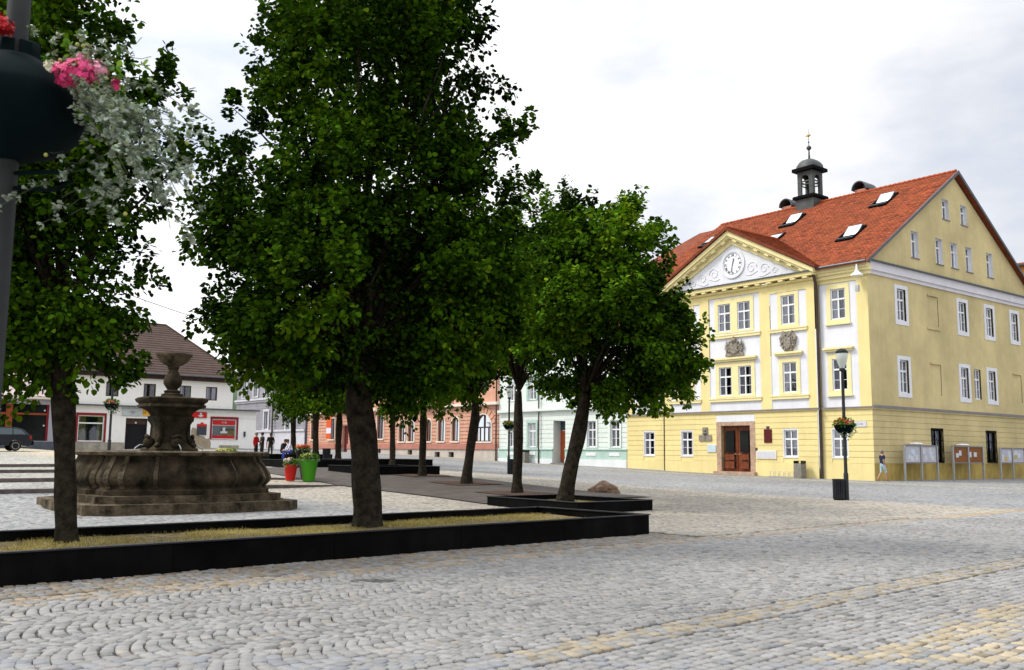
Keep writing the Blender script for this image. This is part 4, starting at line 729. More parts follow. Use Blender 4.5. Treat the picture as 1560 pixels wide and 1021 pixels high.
# salmon building with arches
sh = empty('salmon_building', 'salmon pink building with arched windows and stone base behind the trees', 'building', at(RA, FRONT))
def X_(a): return 29.6 - a
sw_ = [(X_(71.45), 1.15, 2.6, 2.2, 1), (X_(73.75), 1.15, 2.6, 2.2, 1), (X_(75.95), .95, 2.6, 2.1, 1), (X_(79.05), 1.15, 2.6, 2.05, 1), (X_(80.75), 1.15, 2.6, 2.05, 1), (X_(85.0), 1.25, 2.9, 2.6, 0), (X_(88.6), 1.25, 2.9, 2.6, 0), (X_(95.6), 1.4, 2.9, 2.3, 0), (X_(100), 1.4, 2.9, 2.3, 0)]
big = (X_(67.2), 2.5, 2.55, 2.4)
it = []
for z in np.arange(2.45, 5.6, .33): it.append((-72, -35.22, z, z + .07, .06, 0))
def archpoly(x, w_, z, h, n=14): return [(x - w_ / 2, z), (x + w_ / 2, z)] + [(x + w_ / 2 * math.cos(math.pi * k / n), z + h - w_ / 2 + w_ / 2 * math.sin(math.pi * k / n)) for k in range(n + 1)]
rects_ = [(x - w_ / 2 - .22, x + w_ / 2 + .22, z - .15, z + h + .22) for x, w_, z, h, ar in sw_] + [(big[0] - 1.5, big[0] + 1.5, 2.4, 5.25)]
mb = MB(); relief(mb, -72, -35.22, 1.9, 11.2, it + [(a, b, c, d, None, 0) for a, b, c, d in rects_] + [(X_(a) - .6, X_(a) + .6, 7, 9.2, None, 0) for a in range(67, 101, 3)] + [(-63.5, -62.1, 1.9, 4.4, None, 0)], 0, .5); mb.build('wall', 'redhouse', sh)
for (x, w_, z, h, ar), r_ in zip(sw_ + [(*big, 1)], rects_):
    mb = MB(); hole = archpoly(x, w_, z, h) if ar else [(x - w_ / 2, z), (x + w_ / 2, z), (x + w_ / 2, z + h), (x - w_ / 2, z + h)]
    holed(mb, [(r_[0] + .001, r_[2] + .001), (r_[1] - .001, r_[2] + .001), (r_[1] - .001, r_[3] - .001), (r_[0] + .001, r_[3] - .001)], [hole], .02, .48); mb.build('window_spandrel', 'redhouse', sh)
    ew = .12; mb = MB(); o_ = archpoly(x, w_ + 2 * ew, z, h + ew) if ar else [(x - w_ / 2 - ew, z), (x + w_ / 2 + ew, z), (x + w_ / 2 + ew, z + h + ew), (x - w_ / 2 - ew, z + h + ew)]
    k_ = len(o_); mb.add([(p[0], -.03, p[1]) for p in o_] + [(p[0], -.03, p[1]) for p in hole] + [(p[0], .05, p[1]) for p in o_] + [(p[0], .05, p[1]) for p in hole], [(i, i + 1, i + 1 + k_, i + k_) for i in range(1, k_ - 1)] + [(k_ - 1, 0, k_, 2 * k_ - 1)] + [(i, i + 1, i + 1 + 2 * k_, i + 2 * k_) for i in range(1, k_ - 1)] + [(i + k_, i + 1 + k_, i + 1 + 3 * k_, i + 3 * k_) for i in range(1, k_ - 1)]); mb.build('arch_moulding', 'cream2', sh)
    window(sh, I4, x, z, w_, h, .16, frame='brownwood', style='bigarch' if w_ > 2 else 'double', curtain=None if w_ < 1.2 else 'curtain', arch=bool(ar)); mb = MB(); mb.box(x - w_ / 2 - .15, x + w_ / 2 + .15, -.12, .1, z - .14, z - .002); mb.build('sill', 'cream2', sh)
for a in range(67, 101, 3): window(sh, I4, X_(a), 7, 1.2, 2.2, .12, frame='brownwood')
# radiating arch stones over the big arch
for k in range(9):
    a = math.pi * (.12 + .76 * k / 8); c = (big[0], 2.55 + 2.4 - 1.25); mb = MB(); r0, r1, da = 1.4, 1.95, .13
    mb.prism([(c[0] + r0 * math.cos(a - da * .9), c[1] + r0 * math.sin(a - da * .9)), (c[0] + r1 * math.cos(a - da * .8), c[1] + r1 * math.sin(a - da * .8)), (c[0] + r1 * math.cos(a + da * .8), c[1] + r1 * math.sin(a + da * .8)), (c[0] + r0 * math.cos(a + da * .9), c[1] + r0 * math.sin(a + da * .9))], -.06, -.002); mb.build('arch_stone', 'redhouse', sh)
cel = [(X_(71.9), .85, 1.12, .48), (X_(74.2), .85, 1.12, .48), (X_(85), .8, 1.42, .46), (X_(79), .8, 1.3, .46)]
mb = MB(); relief(mb, -72, -35.22, -.2, 1.9, [(x - w_ / 2, x + w_ / 2, z, z + h, None, 0) for x, w_, z, h in cel] + [(-63.5, -62.1, -.2, 1.9, None, 0)], -.10, .5); mb.build('stone_base', 'redhousebase', sh)
for x, w_, z, h in cel: mb = MB(); mb.box(x - w_ / 2, x + w_ / 2, .2, .24, z, z + h); mb.build('cellar_window', 'dark', sh)
for xa, xb in ((-62.1, -35.22), (-72, -63.5)): mb = MB(); mb.box(xa, xb, -.16, -.002, 1.94, 2.36); mb.box(xa, xb, -.2, -.002, 1.86, 1.94); mb.build('base_band', 'redband', sh)
mb = MB(); mb.box(-63.5, -62.1, .3, .36, .5, 4.4); mb.build('door', 'maroon', sh)
mb = MB(); mb.box(-72, -35.22, -.35, .02, 5.75, 6.0); mb.box(-72.2, -35.22, -.6, .02, 11.0, 11.3); mb.build('cornice', 'cream2', sh)
mb = MB(); mb.add([(-72.4, -.6, 11.3), (-35.22, -.6, 11.3), (-38, 8, 16.5), (-69, 8, 16.5), (-72.4, 16, 11.3), (-35.22, 16, 11.3)], [(0, 1, 2, 3), (0, 3, 4), (3, 2, 5, 4), (1, 5, 2), (0, 4, 5, 1)]); mb.build('roof', 'brownroof', sh)
mb = MB(); mb.tube([(-35.4, -.2, 10.9), (-35.4, -.2, .8)], .07, 6); mb.build('downpipe', 'pipe', sh)
bn = empty('banner', 'orange and white vertical banner hanging by the salmon building window', 'banner', at(RA, FRONT) @ Matrix.Translation((X_(94.6), -.9, 0)))
for k in range(4): mb = MB(); mb.box(-.55, .55, -.012, .012, 2.9 + k * .62, 3.52 + k * .62 - .004); mb.build('banner_panel', 'orangecloth' if k != 1 else 'whitecloth', bn)
mb = MB(); mb.tube([(0, .85, 5.45), (0, -.05, 5.42)], .03, 5); mb.build('bracket', 'grey', bn)
# grey stucco house
gh = empty('grey_house', 'grey stucco corner house with pale window frames behind the standing people', 'building', at(RA, FRONT))
gl = [(X_(113.2), 1.3, 4.25, 2.25), (X_(106.8), 1.3, 4.1, 2.1), (X_(119.2), 1.3, 4.3, 2.25)]; gu = [(X_(a), 1.3, 8.5, 2.35) for a in (120.4, 116.8, 113.2, 109.8, 106.6)]
facade(gh, -93.5, -72.6, 3.9, 12.9, gl + gu, 'greyhouse', bands_=(4.2, 8.0, .38)); mb = MB(); relief(mb, -93.5, -72.6, .5, 3.9, [(-81.9, -81.1, 2.3, 2.7, None, 0)], -.06, .5); mb.build('ground_wall', 'greytrim', gh)
mb = MB(); mb.box(-81.9, -81.1, .2, .24, 2.3, 2.7); mb.build('cellar_window', 'dark', gh)
for x, w_, z, h in gl + gu:
    window(gh, I4, x, z, w_, h, .12, style='double'); mb = MB(); relief(mb, x - w_ / 2 - .28, x + w_ / 2 + .28, z - .1, z + h + .3, [(x - w_ / 2, x + w_ / 2, z, z + h, None, 0)], -.1, .099); mb.build('window_surround', 'greytrim', gh)
    if z > 8: mb = MB(); mb.prism([(x - .95, z + h + .34), (x + .95, z + h + .34), (x, z + h + .8)], -.22, -.002); mb.build('window_pediment', 'greytrim', gh)
for z, d, hh in ((3.9, .2, .25), (8.0, .3, .25), (7.75, .12, .2), (12.6, .5, .35), (12.2, .2, .2)): mb = MB(); mb.box(-93.6, -72.6, -d, -.002, z, z + hh); mb.build('string_course', 'greytrim', gh)
mb = MB(); mb.add([(-94, -.6, 12.95), (-72.5, -.6, 12.95), (-75, 7, 15.5), (-91, 7, 15.5), (-94, 14, 12.95), (-72.5, 14, 12.95)], [(0, 1, 2, 3), (0, 3, 4), (3, 2, 5, 4), (1, 5, 2), (0, 4, 5, 1)]); mb.build('roof', 'metal', gh)
mb = MB(); mb.tube([(X_(110.8), -.3, 12.5), (X_(110.8), -.3, 1.5)], .1, 6); mb.build('downpipe', 'pipe', gh); mb = MB(); mb.box(-93.5, -93.3, 0.002, 14, .5, 12.9); mb.build('side_wall', 'greyhouse', gh)
# white house with brown roof (facade runs along b)
wh = empty('white_house', 'white two-storey house with hipped brown roof and small shops, behind the fountain', 'building', at(P(78.8, 26, 0), SIDE))
lo = [(20.25 - 26, 1.95, 2.16, 2.05), (31.05 - 26, 2.15, 2.5, 1.72)]; drs = [(-3.12, -1.42, 1.5, 4.08), (1.6, 2.15, 1.5, 4.05)]
mb = MB(); relief(mb, -8.2, 7.9, 1.0, 5.0, [(-8.2, 7.9, 4.27, 4.31, .03, 0)] + [(x - w_ / 2, x + w_ / 2, z, z + h, None, 0) for x, w_, z, h in lo] + [(a, b, c, d, None, 0) for a, b, c, d in drs], 0, .6); mb.box(-8.2, 7.9, .62, 9.5, 1.0, 4.98); mb.build('wall', 'whitehouse', wh)
for k, (x, w_, z, h) in enumerate(lo):
    window(wh, I4, x, z, w_, h, .06, style='shop', curtain='olive' if k == 0 else None); mb = MB(); e_ = .16; relief(mb, x - w_ / 2 - e_, x + w_ / 2 + e_, z - .02, z + h + e_ + .04, [(x - w_ / 2, x + w_ / 2, z, z + h, None, 0)], -.05, .049); mb.build('window_surround', 'shopred', wh)
mb = MB(); mb.box(3.98 + .12, 6.12 - .12, .03, .08, 3.72, 4.12); rp = mb.build('red_sign', 'redsign', wh); text('III IIII', .22, Matrix.Translation((5.05, .02, 3.92)) @ RX, rp, 'paper', .004); mb = MB(); mb.box(4.1, 6.0, .035, .08, 2.58, 2.82); mb.build('red_strip', 'redsign', wh)
mb = MB(); mb.box(4.75, 5.35, .03, .05, 3.02, 3.18); mb.box(4.93, 5.17, .03, .05, 3.18, 3.5); mb.build('white_emblem', 'paper', wh)
for a, b, c, d in drs: mb = MB(); mb.box(a, b, .25, .3, c, d); o = mb.build('door', 'dark', wh)
mb = MB(); mb.box(-3.12, -1.42, .2, .249, 3.6, 4.05); mb.box(-3.12, -3.0, .2, .249, 1.5, 3.6); mb.build('door_frame', 'brownwood', wh)
mb = MB(); mb.ball((-2.3, .12, 3.72), .09, 6); mb.build('door_lamp', 'paper', wh)
up_ = [(21.7 - 26, .98, 5.78, 1.15), (24.63 - 26, .98, 5.78, 1.15), (27.55 - 26, .98, 5.78, 1.15), (29.8 - 26, .98, 5.78, 1.15)]
facade(wh, -8.2, 5.7, 5.0, 7.75, up_, 'whitehouse'); mb = MB(); mb.box(5.5, 5.7, .002, 9.5, 4.5, 7.75); mb.build('side_wall', 'whitehouse', wh)
for i, (x, w_, z, h) in enumerate(up_): window(wh, I4, x, z, w_, h, .08, frame='brownwood', style='double', open_=(i == 2))
mb = MB(); mb.box(-8.3, 8.1, -.4, .3, 4.98, 5.08); mb.box(5.75, 8.1, .3, 9.6, 4.98, 5.08); mb.build('ledge_roof', 'metal', wh)
mb = MB(); mb.box(-8.4, 5.9, -.35, -.003, 7.35, 7.72); mb.box(5.702, 6.0, -.35, 9.5, 7.35, 7.72); mb.build('fascia', 'fascia', wh)
mb = MB(); mb.box(-8.2, -3.15, -.03, -.002, 1.0, 2.12); mb.box(-1.4, 1.55, -.03, -.002, 1.0, 2.0); mb.box(4.7, 6.4, -.06, -.002, 1.0, 2.0); mb.build('plinth', 'plinth', wh)
mb = MB(); pt = [(2.2, 1.4), (3.9, 1.4), (3.95, 2.2), (3.75, 2.6), (3.55, 2.5), (3.3, 2.7), (2.95, 2.75), (2.75, 3.1), (2.6, 3.4), (2.3, 3.45), (2.2, 3.2)]; mb.prism(pt, -.012, -.002); mb.build('bare_plaster_patch', 'bareplaster', wh)
# courses of the roof, each overlapping the next
v0, v1 = np.array((0, -.6, 7.7)), np.array((0, 5.4, 12.55)); nc = 22
mb = MB()
for k in range(nc):
    t0, t1 = k / nc, (k + 1.25) / nc; p0 = v0 + (v1 - v0) * t0; p1 = v0 + (v1 - v0) * min(1, t1); xr0 = 6.5 + (1.4 - 6.5) * t0; xr1 = 6.5 + (1.4 - 6.5) * min(1, t1)
    mb.add([(-9.2, p0[1], p0[2]), (xr0, p0[1], p0[2]), (xr0, p0[1], p0[2] + .075), (-9.2, p0[1], p0[2] + .075), (xr1, p1[1], p1[2] + .02), (-9.2, p1[1], p1[2] + .02)], [(0, 1, 2, 3), (3, 2, 4, 5)])
    mb.add([(xr0, p0[1], p0[2]), (xr0, 11.4 - p0[1] - .6, p0[2]), (xr0, 11.4 - p0[1] - .6, p0[2] + .075), (xr0, p0[1], p0[2] + .075), (xr1, 11.4 - p1[1] - .6, p1[2] + .02), (xr1, p1[1], p1[2] + .02)], [(0, 1, 2, 3), (3, 2, 4, 5)])
struct(mb.build('roof_courses', 'brownroof', wh), 'stuff')
mb = MB(); mb.add([(-9.2, -.6, 7.68), (6.5, -.6, 7.68), (6.5, 11.4, 7.68), (-9.2, 11.4, 7.68), (-9.2, 5.4, 12.53), (1.4, 5.4, 12.53)], [(3, 2, 1, 0), (0, 1, 5, 4), (1, 2, 5), (2, 3, 4, 5), (3, 0, 4)]); mb.build('roof', 'brownroof', wh)
mb = MB(); mb.tube([(-9.2, 5.4, 12.6), (1.4, 5.4, 12.6), (6.5, -.6, 7.75)], .09, 6); mb.build('ridge_cap', 'brownroof', wh); mb = MB(); mb.tube([(-9.2, -.7, 7.72), (6.6, -.7, 7.72)], .07, 6); mb.build('gutter', 'metal', wh)
WT = wh.matrix_world.copy() if False else at(P(78.8, 26, 0), SIDE)
def wsign(name, label, cat, x0, x1, z0, z1, m, txt=None, m2=None, y=-.06):
    e_ = empty(name, label, cat, WT @ Matrix.Translation(((x0 + x1) / 2, 0, z0))); hw_ = (x1 - x0) / 2; mb = MB()
    mb.box(-hw_, hw_, y - .05, -.002, 0, z1 - z0, bev=.01); mb.build('panel', m, e_)
    if m2: mb = MB(); mb.box(.0, hw_ - .06, y - .065, y - .052, .04, z1 - z0 - .05); mb.build('picture_panel', m2, e_)
    if txt: text(txt, .3, Matrix.Translation((-hw_ * .5 if m2 else 0, y - .06, (z1 - z0) / 2)) @ RX, e_, 'ledge' if m2 else 'paper', .006)
    return e_
wsign('shop_sign', 'long pale shop sign with yellow picture above the dark doorway', 'sign', -3.45, -.3, 4.28, 4.86, 'sign', 'iIJil', 'signyel')
e_ = wsign('shop_sign', 'red horizontal sign with white anchor-like emblem above the small door', 'sign', .6, 3.45, 4.28, 4.76, 'redsign'); mb = MB(); mb.prism([(.72, .12), (.9, .05), (1.08, .12), (1.14, .22), (.98, .2), (.98, .42), (.82, .42), (.82, .2), (.66, .22)], -.13, -.11); mb.build('emblem', 'paper', e_)
e_ = wsign('menu_board', 'black menu board with red top on the patched white wall', 'menu board', 2.68, 3.48, 2.83, 3.75, 'ink'); mb = MB(); mb.box(-.4, .4, -.13, -.112, .72, .92); mb.prism([(-.16, .93), (.16, .93), (.1, 1.02), (0, 1.08), (-.1, 1.02)], -.12, -.06); mb.build('header', 'redsign', e_)
wsign('vent_box', 'small dark box on the right part of the white wall', 'box', 6.8, 6.95, 2.75, 3.2, 'ink')
# shop building at the far left
sb_ = empty('shop_building', 'low grey shop building with orange framed shop window behind the parked car', 'building', at(P(78.3, 17.6, 0), SIDE))
mb = MB(); relief(mb, -14, .2, 1.0, 5.3, [(-13, -.55, 2.15, 4.9, None, 0)], 0, .5); mb.box(-14, .2, .52, 9, 1.0, 5.25); mb.build('wall', 'shopgrey', sb_); mb = MB(); mb.box(-14, .2, -.06, -.002, 1.0, 2.1); mb.build('plinth', 'shopdark', sb_)
mb = MB(); mb.box(-13, -.55, .25, .27, 2.15, 4.9); mb.build('shop_glass', 'shopglass', sb_)
for x in (-12.9, -9.7, -6.4, -3.25): mb = MB(); mb.box(x - .22, x + .22, .1, .25, 2.15, 4.9); mb.build('window_post', 'orangeframe', sb_)
mb = MB(); mb.box(-.68, -.55, .1, .25, 2.15, 4.9); mb.build('window_post', 'shopred', sb_)
for xa, xb in ((-12.68, -9.92), (-9.48, -6.62), (-6.18, -3.47), (-3.03, -.68)): mb = MB(); mb.box(xa, xb, .12, .25, 4.1, 4.25); mb.build('transom', 'orangeframe', sb_)
mb = MB(); mb.prism([(-14.2, 5.3), (.3, 5.3), (.3, 5.5), (-14.2, 5.5)], -.4, .1); mb.build('fascia', 'cream2', sb_); mb = MB(); mb.add([(-14.2, -.45, 5.5), (.3, -.45, 5.5), (.3, 5, 7.6), (-14.2, 5, 7.6), (.3, 9, 5.5), (-14.2, 9, 5.5)], [(0, 1, 2, 3), (3, 2, 4, 5), (1, 4, 2), (0, 3, 5), (0, 5, 4, 1)]); mb.build('roof', 'pinkroof', sb_)
for x in (-3.9, -.85):
    for z in (4.45, 3.3): mb = MB(); mb.ball((x, .05, z), .07, 5); mb.build('light_bulb', 'paper', sb_)
# wooded hill far behind the gap
hb = MB(); hb.lathe([(90, 0), (80, 9), (60, 17), (35, 22), (10, 24), (.5, 24.2)], 30, (0, 0)); o = struct(hb.build('hill', 'hill', None, at(Vector((-108, 330, 0))), smooth=True))
# ================================================================== FOUNTAIN
FZ = .06; FT = empty('fountain', 'dark mossy sandstone fountain with lobed basin, pedestal and shell bowl on steps', 'fountain', at(P(26.5, 8.9, FZ), SIDE))
def plan(h, bu=.22, c=.34):
    side = [(-h + c, -h), (-.50 * h, -h), (-.44 * h, -h - bu * .8), (-.25 * h, -h - bu * 1.25), (0, -h - bu * 1.4), (.25 * h, -h - bu * 1.25), (.44 * h, -h - bu * .8), (.50 * h, -h), (h - c, -h)]; p = []
    for k in range(4):
        a = k * math.pi / 2; ca, sa = math.cos(a), math.sin(a); p += [(x * ca - y * sa, x * sa + y * ca) for x, y in side]
    return p
pl0 = plan(2.02)
def ringz(s_, z, pl=None): return [(x * s_, y * s_, z) for x, y in (pl or pl0)]
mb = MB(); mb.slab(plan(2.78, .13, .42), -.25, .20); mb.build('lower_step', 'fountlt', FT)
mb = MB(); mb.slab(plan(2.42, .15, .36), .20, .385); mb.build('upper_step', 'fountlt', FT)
prof = [(1.075, .385), (1.075, .50), (1.045, .55), (1.035, .56), (1.035, .60), (1.075, .70), (1.085, .80), (1.07, .92), (1.03, 1.08), (.985, 1.22), (.965, 1.32), (.965, 1.36)]
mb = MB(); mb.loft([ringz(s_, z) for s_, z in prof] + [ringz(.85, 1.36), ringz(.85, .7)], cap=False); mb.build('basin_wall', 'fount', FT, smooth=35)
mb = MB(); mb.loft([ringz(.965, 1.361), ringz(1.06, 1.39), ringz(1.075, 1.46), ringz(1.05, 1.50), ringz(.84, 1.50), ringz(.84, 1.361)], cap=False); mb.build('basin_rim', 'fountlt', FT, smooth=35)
mb = MB(); mb.slab([(x * .845, y * .845) for x, y in pl0], 1.1, 1.25); mb.build('basin_water', 'water', FT)
for k in range(4):      # worn pilaster strips at the breaks of the wall
    for i in (0, 1, 7, 8):
        j = k * 9 + i; x, y = pl0[j]; xn, yn = pl0[j - 1 if i in (0, 7) else (j + 1) % 36]; d = Vector((xn - x, yn - y, 0)).normalized() * .12; mb = MB()
        rings = []
        for s_, z in prof[3:]:
            s2 = s_ * 1.012; a_, b_ = Vector((x * s2, y * s2, z)), Vector(((x + d.x) * s2, (y + d.y) * s2, z)); rings.append([tuple(a_), tuple(b_), (b_.x * .95, b_.y * .95, z), (a_.x * .95, a_.y * .95, z)])
        mb.loft(rings); mb.build('pilaster_strip', 'fountlt', FT)
sq = lambda h, z, c=.12: [(x, y, z) for x, y in ((-h + c, -h), (h - c, -h), (h, -h + c), (h, h - c), (h - c, h), (-h + c, h), (-h, h - c), (-h, -h + c))]
mb = MB(); mb.loft([sq(.60, 1.1), sq(.60, 1.55), sq(.52, 1.62), sq(.44, 1.72), sq(.41, 2.0), sq(.43, 2.25), sq(.50, 2.36), sq(.52, 2.44), sq(.46, 2.47), sq(.50, 2.56), sq(.62, 2.66)]); mb.build('pedestal', 'fount', FT, smooth=30)
for k in range(4):
    a = math.pi / 4 + k * math.pi / 2; mb = MB(); R0 = Matrix.Rotation(a, 4, 'Z'); mb.T = R0
    mb.tube([(.66 + .08 * math.cos(t * .7), 0, 1.60 + .08 * math.sin(t * .7)) for t in range(9)], [.06] * 8 + [.04], 6); mb.tube([(.64, 0, 1.66), (.54, 0, 1.90), (.52, 0, 2.2), (.58, 0, 2.36)], [.07, .06, .06, .08], 6); mb.ball((.60, 0, 2.36), .08, 6); mb.ball((.76, 0, 1.50), .09, 6); mb.build('volute', 'fount', FT, smooth=True)
    m2 = MB(); m2.T = Matrix.Rotation(k * math.pi / 2, 4, 'Z'); m2.ball((0, -.56, 1.72), .16, 8); m2.ball((0, -.66, 1.66), .07, 6); m2.tube([(-.12, -.6, 1.85), (0, -.64, 1.92), (.12, -.6, 1.85)], .05, 5); m2.build('mask', 'fount', FT, smooth=True)
    m3 = MB(); m3.T = m2.T; m3.tube([(0, -.70, 1.66), (0, -.80, 1.66), (0, -.92, 1.58), (0, -1.0, 1.42), (0, -1.04, 1.24)], [.012, .014, .014, .018, .022], 5); m3.build('water_jet', 'lampglass', FT, smooth=True)
sp_ = plan(.78, .06, .18)
mb = MB(); mb.loft([[(x * s_, y * s_, z) for x, y in sp_] for s_, z in ((.62, 2.60), (.8, 2.66), (.98, 2.70), (.98, 2.76), (.92, 2.79), (1.02, 2.86), (1.05, 2.93), (1.0, 2.96), (.85, 2.96), (.8, 2.90))]); mb.build('upper_basin', 'fount', FT, smooth=30)
mb = MB(); mb.lathe([(.34, 2.9), (.34, 3.0), (.28, 3.02), (.28, 3.07), (.20, 3.10), (.22, 3.16), (.13, 3.2), (.18, 3.27), (.235, 3.36), (.24, 3.46), (.20, 3.58), (.13, 3.70), (.115, 3.76), (.15, 3.79), (.15, 3.83)], 16, flute=.04); mb.build('baluster', 'fount', FT, smooth=35)
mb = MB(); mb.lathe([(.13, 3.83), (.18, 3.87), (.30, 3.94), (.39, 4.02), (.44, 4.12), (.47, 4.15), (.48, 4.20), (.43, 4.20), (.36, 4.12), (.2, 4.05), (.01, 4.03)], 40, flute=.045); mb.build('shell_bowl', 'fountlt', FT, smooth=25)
# ================================================================== RAISED BEDS
def planter(label, mw, lx, ly, zt, zg, soil, th=.05, group=None, name='raised_bed'):
    e_ = empty(name, label, 'planter', mw, group)
    for x0, x1, y0, y1 in ((0, lx, 0, th), (0, lx, ly - th, ly), (0, th, th, ly - th), (lx - th, lx, th, ly - th)):
        ln_, ax_ = (x1 - x0, 0) if x1 - x0 > y1 - y0 else (y1 - y0, 1); k_ = max(1, round(ln_ / 2.5)); ex = .025
        for i_ in range(k_):
            c0, c1 = ln_ * i_ / k_ + (.004 if i_ else 0), ln_ * (i_ + 1) / k_ - (.004 if i_ < k_ - 1 else 0); mb = MB()
            if ax_ == 0: mb.box(x0 + c0, x0 + c1, y0, y1, zg, zt - .018)
            else: mb.box(x0, x1, y0 + c0, y0 + c1, zg, zt - .018)
            w_ = mb.build('side_panel', 'black', e_)
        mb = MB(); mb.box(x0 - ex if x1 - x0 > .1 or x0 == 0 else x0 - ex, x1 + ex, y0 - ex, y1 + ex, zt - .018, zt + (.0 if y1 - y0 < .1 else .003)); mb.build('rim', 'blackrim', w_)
    mb = MB(); nx, ny = max(2, int(lx * 2)), max(2, int(ly * 2)); vs = []; 
    for i in range(nx + 1):
        for j in range(ny + 1): x, y = th + (lx - 2 * th) * i / nx, th + (ly - 2 * th) * j / ny; vs.append((x, y, soil + .03 * noise.noise(Vector((x * 1.3, y * 1.3, lx)))))
    mb.add(vs, [(i * (ny + 1) + j, (i + 1) * (ny + 1) + j, (i + 1) * (ny + 1) + j + 1, i * (ny + 1) + j + 1) for i in range(nx) for j in range(ny)]); s_ = mb.build('soil', 'soil', e_, smooth=True); s_['kind'] = 'stuff'
    return e_
BG = 'black steel raised beds round the trees'
p1 = Q(12.27, -7, 0); bed1 = planter('long low black raised bed with dry grass and two trees in the foreground', at(p1, QROT), 22.15, 3.2, .39, -.2, .235, group=BG)
def grassmesh(parent, lx, ly, z, n, seed, hmax=.075, keep=None):
    rg = np.random.default_rng(seed); x = rg.uniform(.1, lx - .1, n * 2); y = rg.uniform(.08, ly - .08, n * 2)
    dn = np.array([noise.noise(Vector((a * .8, b * .8, 5))) for a, b in zip(x, y)]); k = (dn + rg.normal(0, .12, n * 2)) > -.10; x, y, dn = x[k][:n], y[k][:n], dn[k][:n]; n = len(x)
    h = rg.uniform(.02, hmax, n); a = rg.uniform(0, 6.28, n); ln = rg.normal(0, .5, (n, 2)) * h[:, None]; w_ = .004; z0 = z - .01
    b0 = np.stack([x - w_ * np.cos(a), y - w_ * np.sin(a), np.full(n, z0)], -1); b1_ = np.stack([x + w_ * np.cos(a), y + w_ * np.sin(a), np.full(n, z0)], -1); t = np.stack([x + ln[:, 0], y + ln[:, 1], z0 + h], -1)
    m_ = (b1_ + t) / 2 + [0, 0, .006]
    V_ = np.stack([b0, b1_, m_, t], 1).reshape(-1, 3); F_ = np.arange(4 * n).reshape(-1, 4); tt = np.clip(.5 + dn * .7 + rg.normal(0, .25, n), 0, 1)
    return struct(npmesh('dry_grass', V_, F_, 'grass', np.repeat(tt, 4), parent), 'stuff')
grassmesh(bed1, 22.15, 3.2, .235, 60000, 2)
bed2 = planter('short black raised bed around the leaning tree, just behind the long bed', at(P(18.8, 17.2, 0), SIDE), 2.9, 4.0, .30, -.2, .14, group=BG); grassmesh(bed2, 2.9, 4.0, .14, 6000, 3, .05)
for (px, py, lx, ly, hh, lab) in ((575, 724, 3.9, 3.8, .40, 'black raised bed behind the two thin trees, ending left of the salmon windows'), (524, 712, 4.6, 3.6, .38, 'far black raised bed just left of the thick front trunk'), (560, 709, 5.4, 3.6, .34, 'low black raised bed farther back beside the paved lane'), (437, 702, 4.4, 2.6, .42, 'dark raised bed on which two people sit')):
    g = ghit(px, py); g_ = g if 'sit' not in lab else g; off = {575: -.5, 524: -3.2, 560: -1.0, 437: -1.2}[px]
    planter(lab, at(g_ + BV * off, SIDE), lx, ly, hh, -.3, hh - .12, group=BG)
# paved strip with square tree pits
mb = MB(); vs = []; na_ = 30
for i in range(na_ + 1):
    for b_ in (17.25, 19.2, 21.2, 23.2, 24.6): a_ = 23.0 + 22 * i / na_; vs.append(P(a_, b_ + (a_ - 23) * .05, float(gz(a_, b_ + (a_ - 23) * .05)) + .012))
mb.add(vs, [(i * 5 + j, (i + 1) * 5 + j, (i + 1) * 5 + j + 1, i * 5 + j + 1) for i in range(na_) for j in range(4)]); strip = struct(mb.build('paved_strip', 'strip'))
# ================================================================== TREES
def crown(name, twigs, lsz, leafn, parent, m, seed):
    rg = np.random.default_rng(seed); k = len(twigs); P0 = np.array([t[0] for t in twigs]); D = np.array([t[1] for t in twigs]); Ln = np.array([t[2] for t in twigs]); br = np.array([t[3] for t in twigs])
    cnt = np.full(k, leafn); idx = np.repeat(np.arange(k), cnt); n_ = len(idx); t = rg.uniform(.0, 1, n_) ** .8
    d = D[idx]; side = rg.normal(0, 1, (n_, 3)); side -= d * np.sum(side * d, 1)[:, None]; side /= np.linalg.norm(side, axis=1)[:, None] + 1e-9
    pos = P0[idx] + d * (Ln[idx] * t)[:, None] + side * (rg.uniform(.02, .15, n_) * (1.15 - .5 * t))[:, None] * (Ln[idx] / .6)[:, None]
    ax = side * .8 + d * .5 + rg.normal(0, .25, (n_, 3)); ax[:, 2] -= .35; ax /= np.linalg.norm(ax, axis=1)[:, None]
    nr = np.array([0, 0, 1.0]) + rg.normal(0, .55, (n_, 3)); nr -= ax * np.sum(nr * ax, 1)[:, None]; nr /= np.linalg.norm(nr, axis=1)[:, None]; rt = np.cross(ax, nr)
    s_ = lsz * rg.uniform(.65, 1.25, n_)
    sh = [(0, 0, 0), (-.46, .28, .12), (-.36, .78, .08), (0, 1.08, -.05), (.36, .78, .08), (.46, .28, .12)]
    V_ = np.stack([pos + s_[:, None] * (rt * x + ax * y + nr * z) for x, y, z in sh], 1).reshape(-1, 3)
    F_ = (np.array([(0, 1, 2, 3), (0, 3, 4, 5)])[None] + (np.arange(n_) * 6)[:, None, None]).reshape(-1, 4)
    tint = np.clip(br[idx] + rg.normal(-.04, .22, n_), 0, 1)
    o = npmesh(name, V_, F_, m, np.repeat(tint, 6), parent); o['kind'] = 'stuff'; return o
